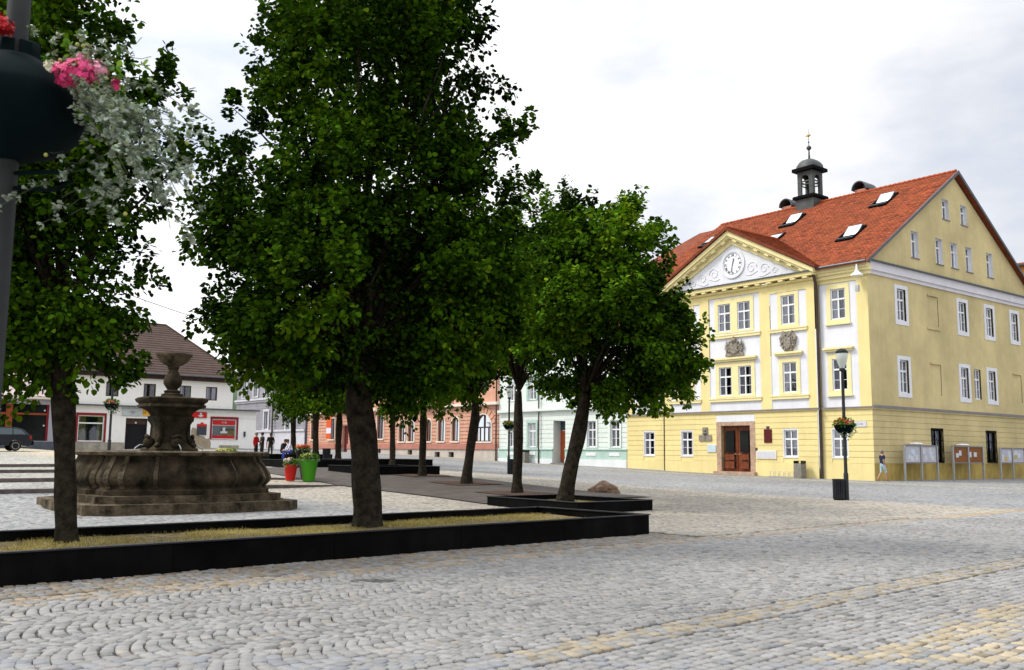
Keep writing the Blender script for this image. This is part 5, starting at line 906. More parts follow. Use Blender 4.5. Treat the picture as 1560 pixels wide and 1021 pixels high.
def tree(label, trunk, lobes, seed, leafsz=.1, leafn=42, dens=1.0, m='leaf', gap=-.08, limbs=26, extra=(), group='linden trees in rows on the square', nsc=.75):
    """trunk: [(x,y,z,r)...] world; lobes: (cx,cy,cz,rx,ry,rz)"""
    rr = random.Random(seed); base = Vector(trunk[0][:3]); e_ = empty('linden_tree', label, 'tree', at(base), group)
    mb = MB(); pts = [Vector(t[:3]) - base for t in trunk]; rd = [t[3] for t in trunk]; n_ = 12; rings = []
    fine = []
    for i in range(len(pts) - 1):
        for k in range(6): t = k / 6; fine.append((pts[i].lerp(pts[i + 1], t), rd[i] * (1 - t) + rd[i + 1] * t))
    fine.append((pts[-1], rd[-1]))
    for p, r in fine: rings.append([(p.x + r * (1 + .22 * noise.noise(Vector((math.cos(a) * 1.6, math.sin(a) * 1.6, p.z * 1.3 + seed)))) * math.cos(a), p.y + r * (1 + .22 * noise.noise(Vector((math.cos(a) * 1.6, math.sin(a) * 1.6, p.z * 1.3 + seed)))) * math.sin(a), p.z) for a in [2 * math.pi * k / n_ for k in range(n_)]])
    mb.loft(rings); tr_ = mb.build('trunk', 'bark', e_, smooth=True)
    top = pts[-1]; twigs = []; tot = sum(l[3] * l[4] * l[5] for l in lobes)
    lm = MB(); nt_ = int(150 * dens)
    for lb in lobes:
        c = Vector(lb[:3]) - base; k = max(14, int(nt_ * (lb[3] * lb[5]) ** 1.0 * .62))
        for _ in range(k):
            while True:
                u = Vector((rr.gauss(0, 1), rr.gauss(0, 1), rr.gauss(0, 1))).normalized(); r = rr.random() ** .38
                p = c + Vector((u.x * lb[3] * r, u.y * lb[4] * r, u.z * lb[5] * r)); nz_ = noise.noise((p + base) * nsc + Vector((seed, 0, 0)))
                if nz_ > gap + .16 * min(1, max(0, (p.z - 5.0) / 3.5)) or (r < .35 and rr.random() < .3) or rr.random() < .10: break
            d = (u + Vector((0, 0, .55 if u.z > -.2 else -.15)) + Vector((rr.gauss(0, .25), rr.gauss(0, .25), rr.gauss(0, .2)))).normalized(); ln = rr.uniform(.4, 1.0)
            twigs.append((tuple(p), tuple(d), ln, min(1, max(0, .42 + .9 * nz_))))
        for _ in range(max(3, int(limbs * lb[3] * lb[5] / (tot ** (2 / 3) + .01) * .6))):
            u = Vector((rr.gauss(0, 1), rr.gauss(0, 1), rr.gauss(0, .8))).normalized(); q_ = c + Vector((u.x * lb[3], u.y * lb[4], u.z * lb[5])) * rr.uniform(.6, .98); q_.z = max(q_.z, top.z * .92)
            st = top.lerp(pts[-2], rr.random() * .35) if q_.z < top.z + 2 else top + Vector((0, 0, -.05)); mid = st.lerp(q_, .5) + Vector((rr.gauss(0, .15), rr.gauss(0, .15), .25 + rr.gauss(0, .1))); m1 = st.lerp(mid, .5) + Vector((0, 0, .12)); m2 = mid.lerp(q_, .5) + Vector((rr.gauss(0, .1), rr.gauss(0, .1), .06)); r0 = rd[-1] * rr.uniform(.28, .5)
            lm.tube([st, m1, mid, m2, q_], [r0, r0 * .75, r0 * .5, r0 * .3, r0 * .1], 5)
    for p, q_, r0, nl in extra:
        lm.tube([Vector(p) - base, (Vector(p) - base).lerp(Vector(q_) - base, .5) + Vector((0, 0, .05)), Vector(q_) - base], [r0, r0 * .7, r0 * .3], 5)
        for _ in range(nl): t = rr.uniform(.55, 1.05); pp = (Vector(p) - base).lerp(Vector(q_) - base, t); twigs.append((tuple(pp + Vector((rr.gauss(0, .08), rr.gauss(0, .08), rr.gauss(0, .1)))), tuple(Vector((rr.gauss(0, .5), rr.gauss(0, .5), .8)).normalized()), rr.uniform(.25, .5), .5))
    lm.build('limbs', 'bark', tr_, smooth=True); crown('crown', twigs, leafsz, leafn, e_, m, seed); return e_
def pt(px, py, Y): d = FW + RT * (px - CX) / FPX - UP * (py - CY) / FPX; d = d / d[1] * Y; return (float(d[0]), float(d[1]), float(1.6 + d[2]))
def lobe(px, py, Y, rx, rz, dy=0, ry=None): x, y, z = pt(px, py, Y + dy); k = Y / FPX; return (x, y, z, rx * k, (ry or rx) * k, rz * k)
# front left tree
Y1 = 14.0
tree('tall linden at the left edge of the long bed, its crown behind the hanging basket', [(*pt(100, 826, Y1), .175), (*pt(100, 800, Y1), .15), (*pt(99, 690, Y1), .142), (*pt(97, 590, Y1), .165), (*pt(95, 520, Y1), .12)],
     [lobe(50, 400, Y1, 130, 115), lobe(125, 430, Y1, 75, 90), lobe(90, 530, Y1, 60, 40), lobe(30, 520, Y1, 70, 45), lobe(70, 250, Y1, 120, 120), lobe(190, 310, Y1, 45, 70), lobe(165, 190, Y1, 60, 50), lobe(30, 90, Y1, 85, 120), lobe(120, 110, Y1, 40, 60), lobe(-80, 300, Y1, 130, 220), lobe(20, -110, Y1, 110, 120)], 11, .088, 46, 1.5,
     extra=[(pt(165, 230, Y1), pt(262, 120, Y1), .022, 14), (pt(190, 330, Y1), pt(285, 245, Y1), .02, 8), (pt(100, 120, Y1), pt(178, 55, Y1), .02, 8), (pt(140, 560, Y1), pt(195, 590, Y1), .015, 7)])
Y2 = 17.4
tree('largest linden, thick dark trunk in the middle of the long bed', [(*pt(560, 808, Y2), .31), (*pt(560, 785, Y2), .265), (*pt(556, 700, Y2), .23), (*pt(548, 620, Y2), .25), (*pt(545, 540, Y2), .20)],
     [lobe(545, 440, Y2, 190, 125), lobe(385, 430, Y2, 60, 85), lobe(400, 330, Y2, 70, 55), lobe(705, 450, Y2, 75, 85), lobe(560, 290, Y2, 150, 95), lobe(355, 240, Y2, 35, 25), lobe(560, 110, Y2, 140, 90), lobe(425, 60, Y2, 32, 75), lobe(690, 90, Y2, 50, 85), lobe(590, -70, Y2, 150, 100), lobe(700, 290, Y2, 45, 70), lobe(600, 560, Y2, 90, 30), lobe(740, 380, Y2, 45, 60), lobe(420, 520, Y2, 50, 35)], 23, .095, 46, 1.9, gap=-.10,
     extra=[(pt(690, 260, Y2), pt(795, 205, Y2), .03, 12), (pt(440, 250, Y2), pt(355, 165, Y2), .025, 9), (pt(560, 300, Y2), pt(590, 10, Y2), .07, 6), (pt(590, 250, Y2), pt(650, 60, Y2), .05, 6), (pt(740, 340, Y2), pt(805, 285, Y2), .02, 9), (pt(400, 490, Y2), pt(320, 480, Y2), .02, 8), (pt(700, 520, Y2), pt(790, 510, Y2), .02, 10)])
Y3 = 28.2
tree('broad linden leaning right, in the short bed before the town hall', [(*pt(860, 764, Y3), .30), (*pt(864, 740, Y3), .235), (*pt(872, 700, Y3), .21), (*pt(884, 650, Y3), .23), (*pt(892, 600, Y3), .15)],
     [lobe(925, 500, Y3, 120, 105), lobe(1000, 520, Y3, 50, 80), lobe(935, 395, Y3, 80, 60), lobe(860, 430, Y3, 60, 90), lobe(880, 335, Y3, 28, 22), lobe(965, 345, Y3, 32, 24)], 37, .125, 44, 1.35, m='leaf2', extra=[(pt(960, 560, Y3), pt(1070, 560, Y3), .03, 12)], gap=-.10)
Y4 = 31.5
g4 = ghit(788, 751)
def std(px, py, r, cpx, cpy, rx, rz, seed, label, lean=0, hgt=None, Y=None, m='leaf2', leafn=36, dens=.8):
    g = ghit(px, py) if Y is None else None; Yt = g.y if g else Y; b = pt(px, py, Yt)
    return tree(label, [(*b, r * 1.3), (*pt(px + lean * .1, py - .4 * FPX / Yt, Yt), r), (*pt(px + lean * .6, py - 1.7 * FPX / Yt, Yt), r * .9), (*pt(px + lean, py - 2.6 * FPX / Yt, Yt), r * 1.0), (*pt(px + lean, py - 3.6 * FPX / Yt, Yt), r * .6)],
                [lobe(cpx, cpy, Yt, rx, rz * .62), lobe(cpx - rx * .35, cpy - rz * .35, Yt, rx * .62, rz * .6), lobe(cpx + rx * .35, cpy - rz * .2, Yt, rx * .62, rz * .62), lobe(cpx, cpy - rz * .5, Yt, rx * .7, rz * .5)], seed, .125 if Yt < 45 else .15, leafn, dens, m=m)
std(788, 752, .17, 805, 455, 95, 150, 41, 'linden with a dark straight trunk beside the black litter bin', 2)
std(710, 738, .19, 705, 520, 95, 135, 43, 'linden with a rough knobbly trunk in the second square pit', 14)
std(643, 726, .17, 650, 540, 85, 120, 47, 'linden with a thin trunk in front of a dark raised bed', 2)
std(598, 710, .17, 600, 560, 70, 100, 53, 'thin linden rising from the low bed farther back', 0, leafn=30, dens=.6)
std(515, 703, .22, 515, 560, 68, 98, 59, 'dark linden just left of the thick front trunk', 2, leafn=30, dens=.7)
std(481, 695, .19, 478, 580, 55, 78, 61, 'farther linden between the green pot and the dark tree', 0, Y=60, leafn=30, dens=.6)
std(447, 692, .19, 447, 590, 50, 70, 67, 'farthest linden, its bright crown hiding the grey house', 0, Y=66, leafn=30, dens=.6)
for px, py in ((788, 752), (710, 737), (643, 725)):
    g = ghit(px, py); a_, b_ = toab(g.x, g.y); mb = MB(); n_ = 6; vs = [P(a_ - 1.1 + 2.2 * i / n_, b_ - 1.1 + 2.2 * j / n_) for i in range(n_ + 1) for j in range(n_ + 1)]
    vs = [(v.x, v.y, gzx(v.x, v.y) + .022 + .02 * random.random()) for v in vs]; mb.add(vs, [(i * 7 + j, (i + 1) * 7 + j, (i + 1) * 7 + j + 1, i * 7 + j + 1) for i in range(n_) for j in range(n_)]); struct(mb.build('tree_pit', 'mulch'))
# ================================================================== STREET FURNITURE
def flowerheap(parent, name, c, r, h, n, m, seed, lsz=.06, droop=0., mats=None):
    rg = np.random.default_rng(seed); u = rg.normal(0, 1, (n, 3)); u /= np.linalg.norm(u, axis=1)[:, None]; rad = rg.random(n) ** .4
    p = np.array(c) + u * rad[:, None] * np.array([r, r, h]); ax = u * .8 + rg.normal(0, .5, (n, 3)); ax[:, 2] -= droop; ax /= np.linalg.norm(ax, axis=1)[:, None]
    nr = np.array([0, 0, 1.]) + rg.normal(0, .6, (n, 3)); nr -= ax * np.sum(nr * ax, 1)[:, None]; nr /= np.linalg.norm(nr, axis=1)[:, None]; rt = np.cross(ax, nr); s_ = lsz * rg.uniform(.6, 1.3, n)
    V_ = np.stack([p + s_[:, None] * (rt * x + ax * y + nr * z) for x, y, z in ((0, 0, 0), (-.4, .5, .1), (0, 1, -.05), (.4, .5, .1))], 1).reshape(-1, 3); F_ = np.arange(4 * n).reshape(-1, 4)
    return struct(npmesh(name, V_, F_, m, np.repeat(np.clip(rg.normal(.5, .28, n), 0, 1), 4), parent), 'stuff')
def blossoms(parent, c, r, n, m, seed, s=.03, name='blossoms'):
    """little five-petalled flowers"""
    rg = np.random.default_rng(seed); u = rg.normal(0, 1, (n, 3)); u /= np.linalg.norm(u, axis=1)[:, None]; p = np.array(c) + u * np.array(r) * (rg.random(n) ** .33)[:, None]
    n0 = u + rg.normal(0, .3, (n, 3)) + [0, 0, .3]; n0 /= np.linalg.norm(n0, axis=1)[:, None]; a1 = np.cross(n0, rg.normal(0, 1, (n, 3))); a1 /= np.linalg.norm(a1, axis=1)[:, None]; a2 = np.cross(n0, a1); Vs = []
    for k in range(5):
        t = 2 * math.pi * k / 5; d = a1 * math.cos(t) + a2 * math.sin(t); e_ = -a1 * math.sin(t) + a2 * math.cos(t); ss = s * rg.uniform(.8, 1.2, n)[:, None]
        Vs.append(np.stack([p, p + ss * (d * .6 - e_ * .35 + n0 * .1), p + ss * (d * 1.0 + n0 * .0), p + ss * (d * .6 + e_ * .35 + n0 * .1)], 1))
    V_ = np.stack(Vs, 1).reshape(-1, 3); return struct(npmesh(name, V_, np.arange(len(V_)).reshape(-1, 4), m, None, parent), 'stuff')
def basket_planter(parent, z, seed, r=.36):
    """two half-bowls clasping the post, spilling flowers"""
    mb = MB(); mb.lathe([(.08, z - .22), (r * .55, z - .2), (r * .85, z - .08), (r, z + .06), (r * .97, z + .09), (r * .8, z + .05)], 18); b_ = mb.build('basket', 'basket', parent, smooth=40)
    flowerheap(parent, 'basket_leaves', (0, 0, z + .12), r * 1.05, .2, 420, 'greenp', seed, .10); flowerheap(parent, 'trailing_leaves', (.1, 0, z - .12), r * .9, .28, 220, 'silver', seed + 1, .07, 1.2)
    blossoms(parent, (-.08, -.05, z + .2), (r * .9, r * .9, .14), 55, 'red', seed + 2, .045); blossoms(parent, (.12, -.1, z + .17), (r * .8, r * .8, .12), 16, 'pink', seed + 3, .04)
def lamp_post(label, g, h=5.25, seed=1, bz=2.55, rz=0):
    e_ = empty('street_lamp', label, 'street lamp', at(g, rz=rz), 'grey street lamps with flower baskets'); mb = MB(); mb.lathe([(.085, -.1), (.085, .9), (.062, .95), (.055, h - 1.0), (.045, h - .75)], 12); mb.build('post', 'grey', e_, smooth=40)
    mb = MB(); mb.lathe([(.05, h - .8), (.11, h - .74), (.11, h - .68), (.05, h - .66)], 12); mb.build('lamp_collar', 'grey', e_, smooth=40); mb = MB(); mb.lathe([(.08, h - .68), (.17, h - .42), (.215, h - .2), (.20, h - .08)], 16, cap=False); mb.build('lamp_shade', 'lampglass', e_, smooth=True)
    mb = MB(); mb.lathe([(.22, h - .12), (.205, h - .04), (.12, h + .03), (.02, h + .06)], 16); mb.build('lamp_cap', 'grey', e_, smooth=True); basket_planter(e_, bz, seed); return e_
gL = ghit(1290, 761); lamp_post('grey lamp post with flower basket and black bin, standing before the town hall', gL, 5.35, 5, 2.55)
gB = Vector(pt(165, 700, 48)); gB.z = gzx(gB.x, gB.y); lamp_post('distant lamp post with flower basket seen between the left tree and the fountain', gB, 5.2, 9, 2.65)
gC = Vector(pt(757, 700, 62)); gC.z = gzx(gC.x, gC.y); lamp_post('lamp post with basket in front of the mint house, half behind a trunk', Vector((pt(775, 700, 58)[0], 58, gzx(pt(775, 700, 58)[0], 58))), 5.2, 13, 2.75)
def bin_(label, g, r=.2, h=.78):
    e_ = empty('litter_bin', label, 'bin', at(g), 'black litter bins'); mb = MB(); mb.lathe([(r * .9, -.02), (r * .9, h - .06), (r * .8, h - .06)], 20, cap=True); mb.build('liner', 'black', e_, smooth=40)
    for k in range(18):
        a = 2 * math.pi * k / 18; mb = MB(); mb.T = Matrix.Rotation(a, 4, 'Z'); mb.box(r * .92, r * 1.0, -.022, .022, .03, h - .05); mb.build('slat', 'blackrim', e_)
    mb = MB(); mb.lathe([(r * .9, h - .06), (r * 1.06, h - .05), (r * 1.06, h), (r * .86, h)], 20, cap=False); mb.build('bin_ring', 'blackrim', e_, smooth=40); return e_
bin_('black slatted bin attached beside the lamp post before the town hall', gL + Vector((-.30, -.06, 0)), .2, .72); bin_('black slatted bin standing alone left of the dark straight trunk', ghit(779, 722), .23, .82); bin_('dark green-black bin beside the far trees, left of the thick trunk', ghit(497, 704), .25, .85)
def cbin(label, mw):
    e_ = empty('concrete_bin', label, 'bin', mw, 'concrete litter bins'); mb = MB(); mb.box(-.26, .26, -.26, .26, -.05, .86, bev=.03); mb.build('body', 'concrete', e_); mb = MB()
    for x in (-.25, .25): mb.box(x - .015, x + .015, -.25, .25, .86, 1.0)
    mb.box(-.265, .265, -.25, .25, 1.0, 1.03); mb.build('lid', 'grey', e_); mb = MB(); mb.box(-.2, .2, -.2, .2, .861, .88); mb.build('opening', 'dark', e_)
cbin('square pebble-concrete bin against the town hall, right of the bicycle rack', at(P(33.95, 49.2, float(gz(33.95, 49.2))), FRONT)); cbin('square pebble-concrete bin against the mint house wall', at(P(60.5, 49.5, float(gz(60.5, 49.5))), FRONT))
br_ = empty('bicycle_rack', 'low metal bicycle rack of hoops against the town hall wall', 'bicycle rack', at(P(35.25, 49.2, float(gz(35.25, 49.2))), FRONT))
for k in range(5): mb = MB(); x = -.72 + k * .36; mb.tube([(x - .13, 0, 0), (x - .13, 0, .26), (x - .07, 0, .36), (x + .07, 0, .36), (x + .13, 0, .26), (x + .13, 0, 0)], .014, 6); mb.build('hoop', 'steel', br_)
mb = MB(); mb.box(-.95, .95, -.02, .02, .01, .05); mb.build('rail', 'steel', br_)
# notice boards along the side wall
def board(label, b0, w_, n, kinds, hb=1.0, zb=1.12):
    a_ = 28.75; e_ = empty('notice_board', label, 'notice board', at(P(a_, b0, 0.1), SIDE), 'notice boards along the side wall'); pw = w_ / n
    for k in range(n + 1): mb = MB(); x = k * pw; mb.box(x - .05, x + .05, -.05, .05, -.1, 2.12); mb.build('post', 'steel', e_); 
    for k in range(n):
        mb = MB(); x0, x1 = k * pw + .055, (k + 1) * pw - .055; mb.box(x0, x1, .0, .1, zb, zb + hb); c_ = mb.build('case', kinds[k], e_); mb = MB()
        for b_ in ((x0, x1, zb - .03, zb + .03), (x0, x1, zb + hb - .03, zb + hb + .04), (x0, x0 + .05, zb + .03, zb + hb - .03), (x1 - .05, x1, zb + .03, zb + hb - .03)): mb.box(b_[0], b_[1], -.04, .11, b_[2], b_[3])
        mb.build('case_frame', 'ledge', c_); rr = random.Random(b0 + k)
        for q_ in range(5 if kinds[k] == 'board' else 2):
            px0 = rr.uniform(x0 + .1, x1 - .55); pz0 = rr.uniform(zb + .08, zb + hb - .45); m2 = MB(); m2.box(px0, px0 + rr.uniform(.25, .45), -.004 - .002 * q_, -.001 - .002 * q_, pz0, pz0 + rr.uniform(.25, .38)); m2.build('paper_sheet', rr.choice(['paper', 'paper', 'paperyel', 'bluepaper']) if kinds[k] == 'board' else 'paper', c_)
    return e_
bA = board('first notice board by the corner, pale double case with papers', 51.9, 3.75, 2, ['board', 'board']); bB = board('second notice board, with brown cork-coloured double case', 57.6, 3.9, 2, ['boardbrown', 'boardbrown']); board('third notice board, pale double case at the right edge', 63.9, 3.6, 2, ['board', 'board'], .95)
for x, b0 in ((2.0, 51.9), (2.0, 57.6)):
    e_ = empty('board_lamp', f"small white oval lamp above the {'first pale' if b0 < 55 else 'second brown'} notice board", 'lamp', at(P(29.4, b0 + x, 2.3), SIDE)); mb = MB(); mb.lathe([(.02, .12), (.3, .09), (.42, .02), (.38, -.02), (.1, -.02)], 16, (0, -.3)); mb.build('lamp_shade', 'whitewood', e_, smooth=40); mb = MB(); mb.tube([(0, .2, .05), (0, -.3, .1)], .02, 5); mb.build('bracket', 'steel', e_)
# boulder
def boulder(g):
    bm = bmesh.new(); bmesh.ops.create_icosphere(bm, subdivisions=4, radius=1)
    for v in bm.verts:
        p = v.co.copy(); n_ = noise.noise(p * 1.1 + Vector((4, 2, 9))) * .38 + noise.noise(p * 2.7) * .14 + noise.noise(p * 7) * .04; p *= 1 + n_; p = Vector((p.x * .52, p.y * .36, p.z * .25 + .02 + .10 * math.exp(-((p.x + .1) * 2.2) ** 2) * (p.z > 0))); v.co = p
    me = bpy.data.meshes.new('boulder'); bm.to_mesh(me); bm.free(); me.materials.append(M['rock']); o = link('boulder', me, None, at(g)); tag(o, 'brown boulder lying on the paving just beyond the short raised bed', 'rock'); return o
boulder(ghit(921, 751) + Vector((0, .25, .06)))
# flower tubs on the terrace
def tub(label, g, rb, rt, h, m, seed, fl):
    e_ = empty('flower_tub', label, 'flower tub', at(g), 'conical plastic flower tubs by the fountain'); mb = MB(); mb.lathe([(rb, 0), (rt, h - .04), (rt * 1.03, h - .03), (rt * 1.03, h), (rt * .93, h), (rt * .9, h - .06), (.01, h - .07)], 28, cap=False); mb.build('tub', m, e_, smooth=40)
    flowerheap(e_, 'bedding_plants', (0, 0, h + .05), rt * 1.05, .2, 700, 'greenp', seed, .09); flowerheap(e_, 'silver_foliage', (0, 0, h + .0), rt * 1.2, .18, 220, 'silver', seed + 1, .07, .8)
    for k, (c, n_) in enumerate(fl): blossoms(e_, (random.uniform(-.12, .12), -.1, h + .18), (rt * .8, rt * .8, .12), n_, c, seed + 3 + k, .045, 'blossoms')
    return e_
gt = ghit(442, 732.5); k_ = gt.y / FPX; tub('red conical flower tub, the smallest of the group right of the fountain', gt, 6.6 * k_, 10 * k_, 24 * k_, 'potred', 21, [('cream', 30), ('pinkpale', 30)])
gt2 = ghit(470, 733.2); tub('bright green conical flower tub, the largest of the group', gt2, 8.6 * k_, 13.3 * k_, 32 * k_, 'potgreen', 31, [('yellowf', 60)])
gt3 = ghit(456, 732) + Vector((.05, 1.0, 0)); tub('black flower tub half hidden between the red and green tubs', gt3, .2, .32, .75, 'potblack', 41, [('pinkpale', 60), ('red', 30)])
gt4 = Vector(pt(461, 700, 50)); gt4.z = gzx(gt4.x, gt4.y); tub('tall flower tub with orange and red blooms behind the green tub', gt4, .25, .38, .85, 'potblack', 51, [('orange', 120), ('red', 120), ('yellowf', 60)])
gt5 = Vector(pt(347, 690, 36)); gt5.z = gzx(gt5.x, gt5.y); tub('yellow and green planted tub behind the fountain rim', gt5, .3, .46, 1.0, 'potblack', 61, [('yellowf', 260)])
# ================================================================== NEAR POST WITH HANGING BASKET (left edge)
Yn = 4.8; bx, by, bz_ = pt(28, 0, Yn); bx0 = pt(-14, 640, Yn)[0]; npost = empty('street_lamp', 'close grey lamp post at the left edge carrying a dark green flower basket', 'street lamp', at(Vector((pt(30, 0, Yn)[0], Yn, 0))), 'grey street lamps with flower baskets')
mb = MB(); mb.lathe([(.085, -.1), (.085, 1.0), (.060, 1.05), (.056, 4.9)], 20); mb.build('post', 'grey', npost, smooth=40)
mb = MB(); mb.lathe([(.05, 4.8), (.11, 4.86), (.11, 4.92), (.05, 4.95)], 14); mb.lathe([(.08, 4.92), (.17, 5.2), (.215, 5.4), (.2, 5.5)], 16); mb.build('lamp_shade', 'lampglass', npost, smooth=40)
# basket body: bowl with raised shoulders that clasp the post
def bowlring(z, r, sh=0, n=36): return [(r * math.cos(t), r * math.sin(t), z + sh * max(0, 1 - abs(((t - math.radians(0) + math.pi) % (2 * math.pi)) - math.pi) / .0001) if False else z) for t in [2 * math.pi * k / n for k in range(n)]]
mb = MB(); mb.loft([bowlring(3.10, .08), bowlring(3.13, .14), bowlring(3.18, .26), bowlring(3.26, .34), bowlring(3.35, .385), bowlring(3.43, .385), bowlring(3.47, .36), bowlring(3.55, .29), bowlring(3.62, .19), bowlring(3.66, .13)]); mb.build('basket', 'basket', npost, smooth=40)
for sg in (-1, 1):
    mb = MB(); rings = []
    for z, hw_, r in ((3.40, .26, .30), (3.52, .15, .20), (3.60, .10, .13), (3.70, .085, .105), (3.75, .075, .10), (3.765, .05, .10)):
        rings.append([(x, sg * (.012) + sg * y, z) for x, y in ((-hw_, 0), (hw_, 0), (hw_ * .9, r * .6), (hw_ * .4, r), (-hw_ * .4, r), (-hw_ * .9, r * .6))])
    mb.T = Matrix.Rotation(math.radians(-58), 4, 'Z') @ Matrix.Translation((0, 0, 0)); mb.loft(rings); mb.build('clasp_shoulder', 'basket', npost, smooth=35)
mb = MB(); mb.tube([(.06, -.02, 3.03), (.3, -.05, 3.03), (.38, -.06, 2.98), (.3, -.06, 2.93), (.06, -.02, 2.95)], .012, 6); mb.build('bracket', 'basket', npost, smooth=True)
P0_ = npost.matrix_world.translation if False else Vector((pt(30, 0, Yn)[0], Yn, 0))
def loc(px, py, Y=Yn): p = pt(px, py, Y); return Vector(p) - P0_
def trail(name, paths, m, lsz, seed, per=16, spread=.02, parent=None):
    rr = random.Random(seed); st = MB(); Vs, T_ = [], []
    for a, b, sag in paths:
        a, b = Vector(a), Vector(b); L_ = (b - a).length; pts = []
        for k in range(9): t = k / 8; p = a.lerp(b, t) + Vector((0, 0, -sag * 4 * t * (t - 1) * -1 if False else sag * 4 * t * (1 - t))); pts.append(p + Vector((rr.gauss(0, .014), rr.gauss(0, .014), rr.gauss(0, .012))))
        st.tube(pts, [.0018] * 9, 4); n_ = int(per * L_ / .1)
        for k in range(n_):
            if k % 8 == 0: t = rr.random() * 8; i = min(7, int(t)); nd = pts[i].lerp(pts[i + 1], t - i) + Vector((rr.gauss(0, spread), rr.gauss(0, spread), rr.gauss(0, spread))); tb = rr.gauss(.55, .22)
            p = nd + Vector((rr.gauss(0, .006), rr.gauss(0, .006), rr.gauss(0, .006))); ax = Vector((rr.gauss(0, 1), rr.gauss(0, 1), rr.gauss(-.1, .8))).normalized(); nr = Vector((rr.gauss(0, .5), rr.gauss(-.3, .5), 1)); rt = ax.cross(nr).normalized(); nr = rt.cross(ax); s_ = lsz * rr.uniform(.6, 1.2)
            for x, y, z in ((0, 0, 0), (-.42, .3, .08), (-.38, .75, .08), (0, 1, 0), (.38, .75, .08), (.42, .3, .08)): Vs.append(tuple(p + (rt * x + ax * y + nr * z) * s_))
            T_ += [min(1, max(0, rr.gauss(tb, .15)))] * 6
    k = len(Vs) // 6; F_ = (np.array([(0, 1, 2, 3), (0, 3, 4, 5)])[None] + (np.arange(k) * 6)[:, None, None]).reshape(-1, 4)
    struct(npmesh(name, Vs, F_, m, T_, parent), 'stuff'); struct(st.build('stems', m, parent, smooth=True), 'stuff')
rr = random.Random(5); paths = []
for k in range(30):   # thick silver cascade to the right
    s0 = loc(rr.uniform(100, 170), rr.uniform(115, 175), Yn - rr.uniform(-.25, .3)); e1 = s0 + Vector((rr.uniform(.15, .62), rr.gauss(-.02, .1), -rr.uniform(.2, .72))); paths.append((s0, e1, rr.uniform(.02, .07)))
for k in range(12): s0 = loc(rr.uniform(60, 150), rr.uniform(85, 120), Yn - .1); paths.append((s0, s0 + Vector((rr.uniform(-.05, .2), rr.gauss(0, .08), rr.uniform(.05, .17))), .0))
for sx_, sy_, ex, ey in ((150, 250, -10, 318), (170, 280, 70, 340), (190, 280, 95, 300), (200, 290, 110, 330), (150, 265, 190, 330), (250, 250, 298, 268), (240, 280, 250, 305), (60, 55, 35, 60), (75, 235, 150, 262)): paths.append((loc(sx_, sy_, Yn - .1), loc(ex, ey, Yn - .15), .02))
trail('silver_foliage', paths, 'silver', .026, 3, 19, .012, npost)
gp_ = []
for k in range(16): s0 = loc(rr.uniform(0, 200), rr.uniform(70, 200), Yn + rr.uniform(-.1, .3)); gp_.append((s0, s0 + Vector((rr.uniform(-.1, .2), rr.gauss(0, .1), rr.uniform(-.15, .2))), .02))
trail('green_foliage', gp_, 'greenp', .04, 4, 14, .03, npost)
blossoms(npost, loc(115, 112, Yn - .25), (.115, .10, .07), 150, 'pink', 3, .020); blossoms(npost, loc(145, 108, Yn - .2), (.06, .08, .06), 60, 'pinkpale', 4, .018, 'pale_blossoms'); blossoms(npost, loc(127, 88, Yn - .2), (.03, .04, .03), 16, 'pinkpale', 5, .018, 'pale_blossoms'); blossoms(npost, loc(176, 128, Yn - .2), (.018, .03, .03), 14, 'pink', 6, .018)
blossoms(npost, loc(6, 38, Yn - .15), (.05, .06, .055), 90, 'red', 7, .02, 'red_blossoms'); blossoms(npost, loc(78, 100, Yn - .25), (.03, .03, .03), 22, 'cream', 8, .018, 'cream_blossoms')
mb = MB()
for px, py in ((70, 236), (268, 262), (293, 269), (191, 326), (92, 92), (118, 68), (127, 70), (140, 76), (285, 218)): c = loc(px, py, Yn - .16); mb.ball(tuple(c), .011, 5)
struct(mb.build('round_buds', 'yellowf', npost, smooth=True), 'stuff')
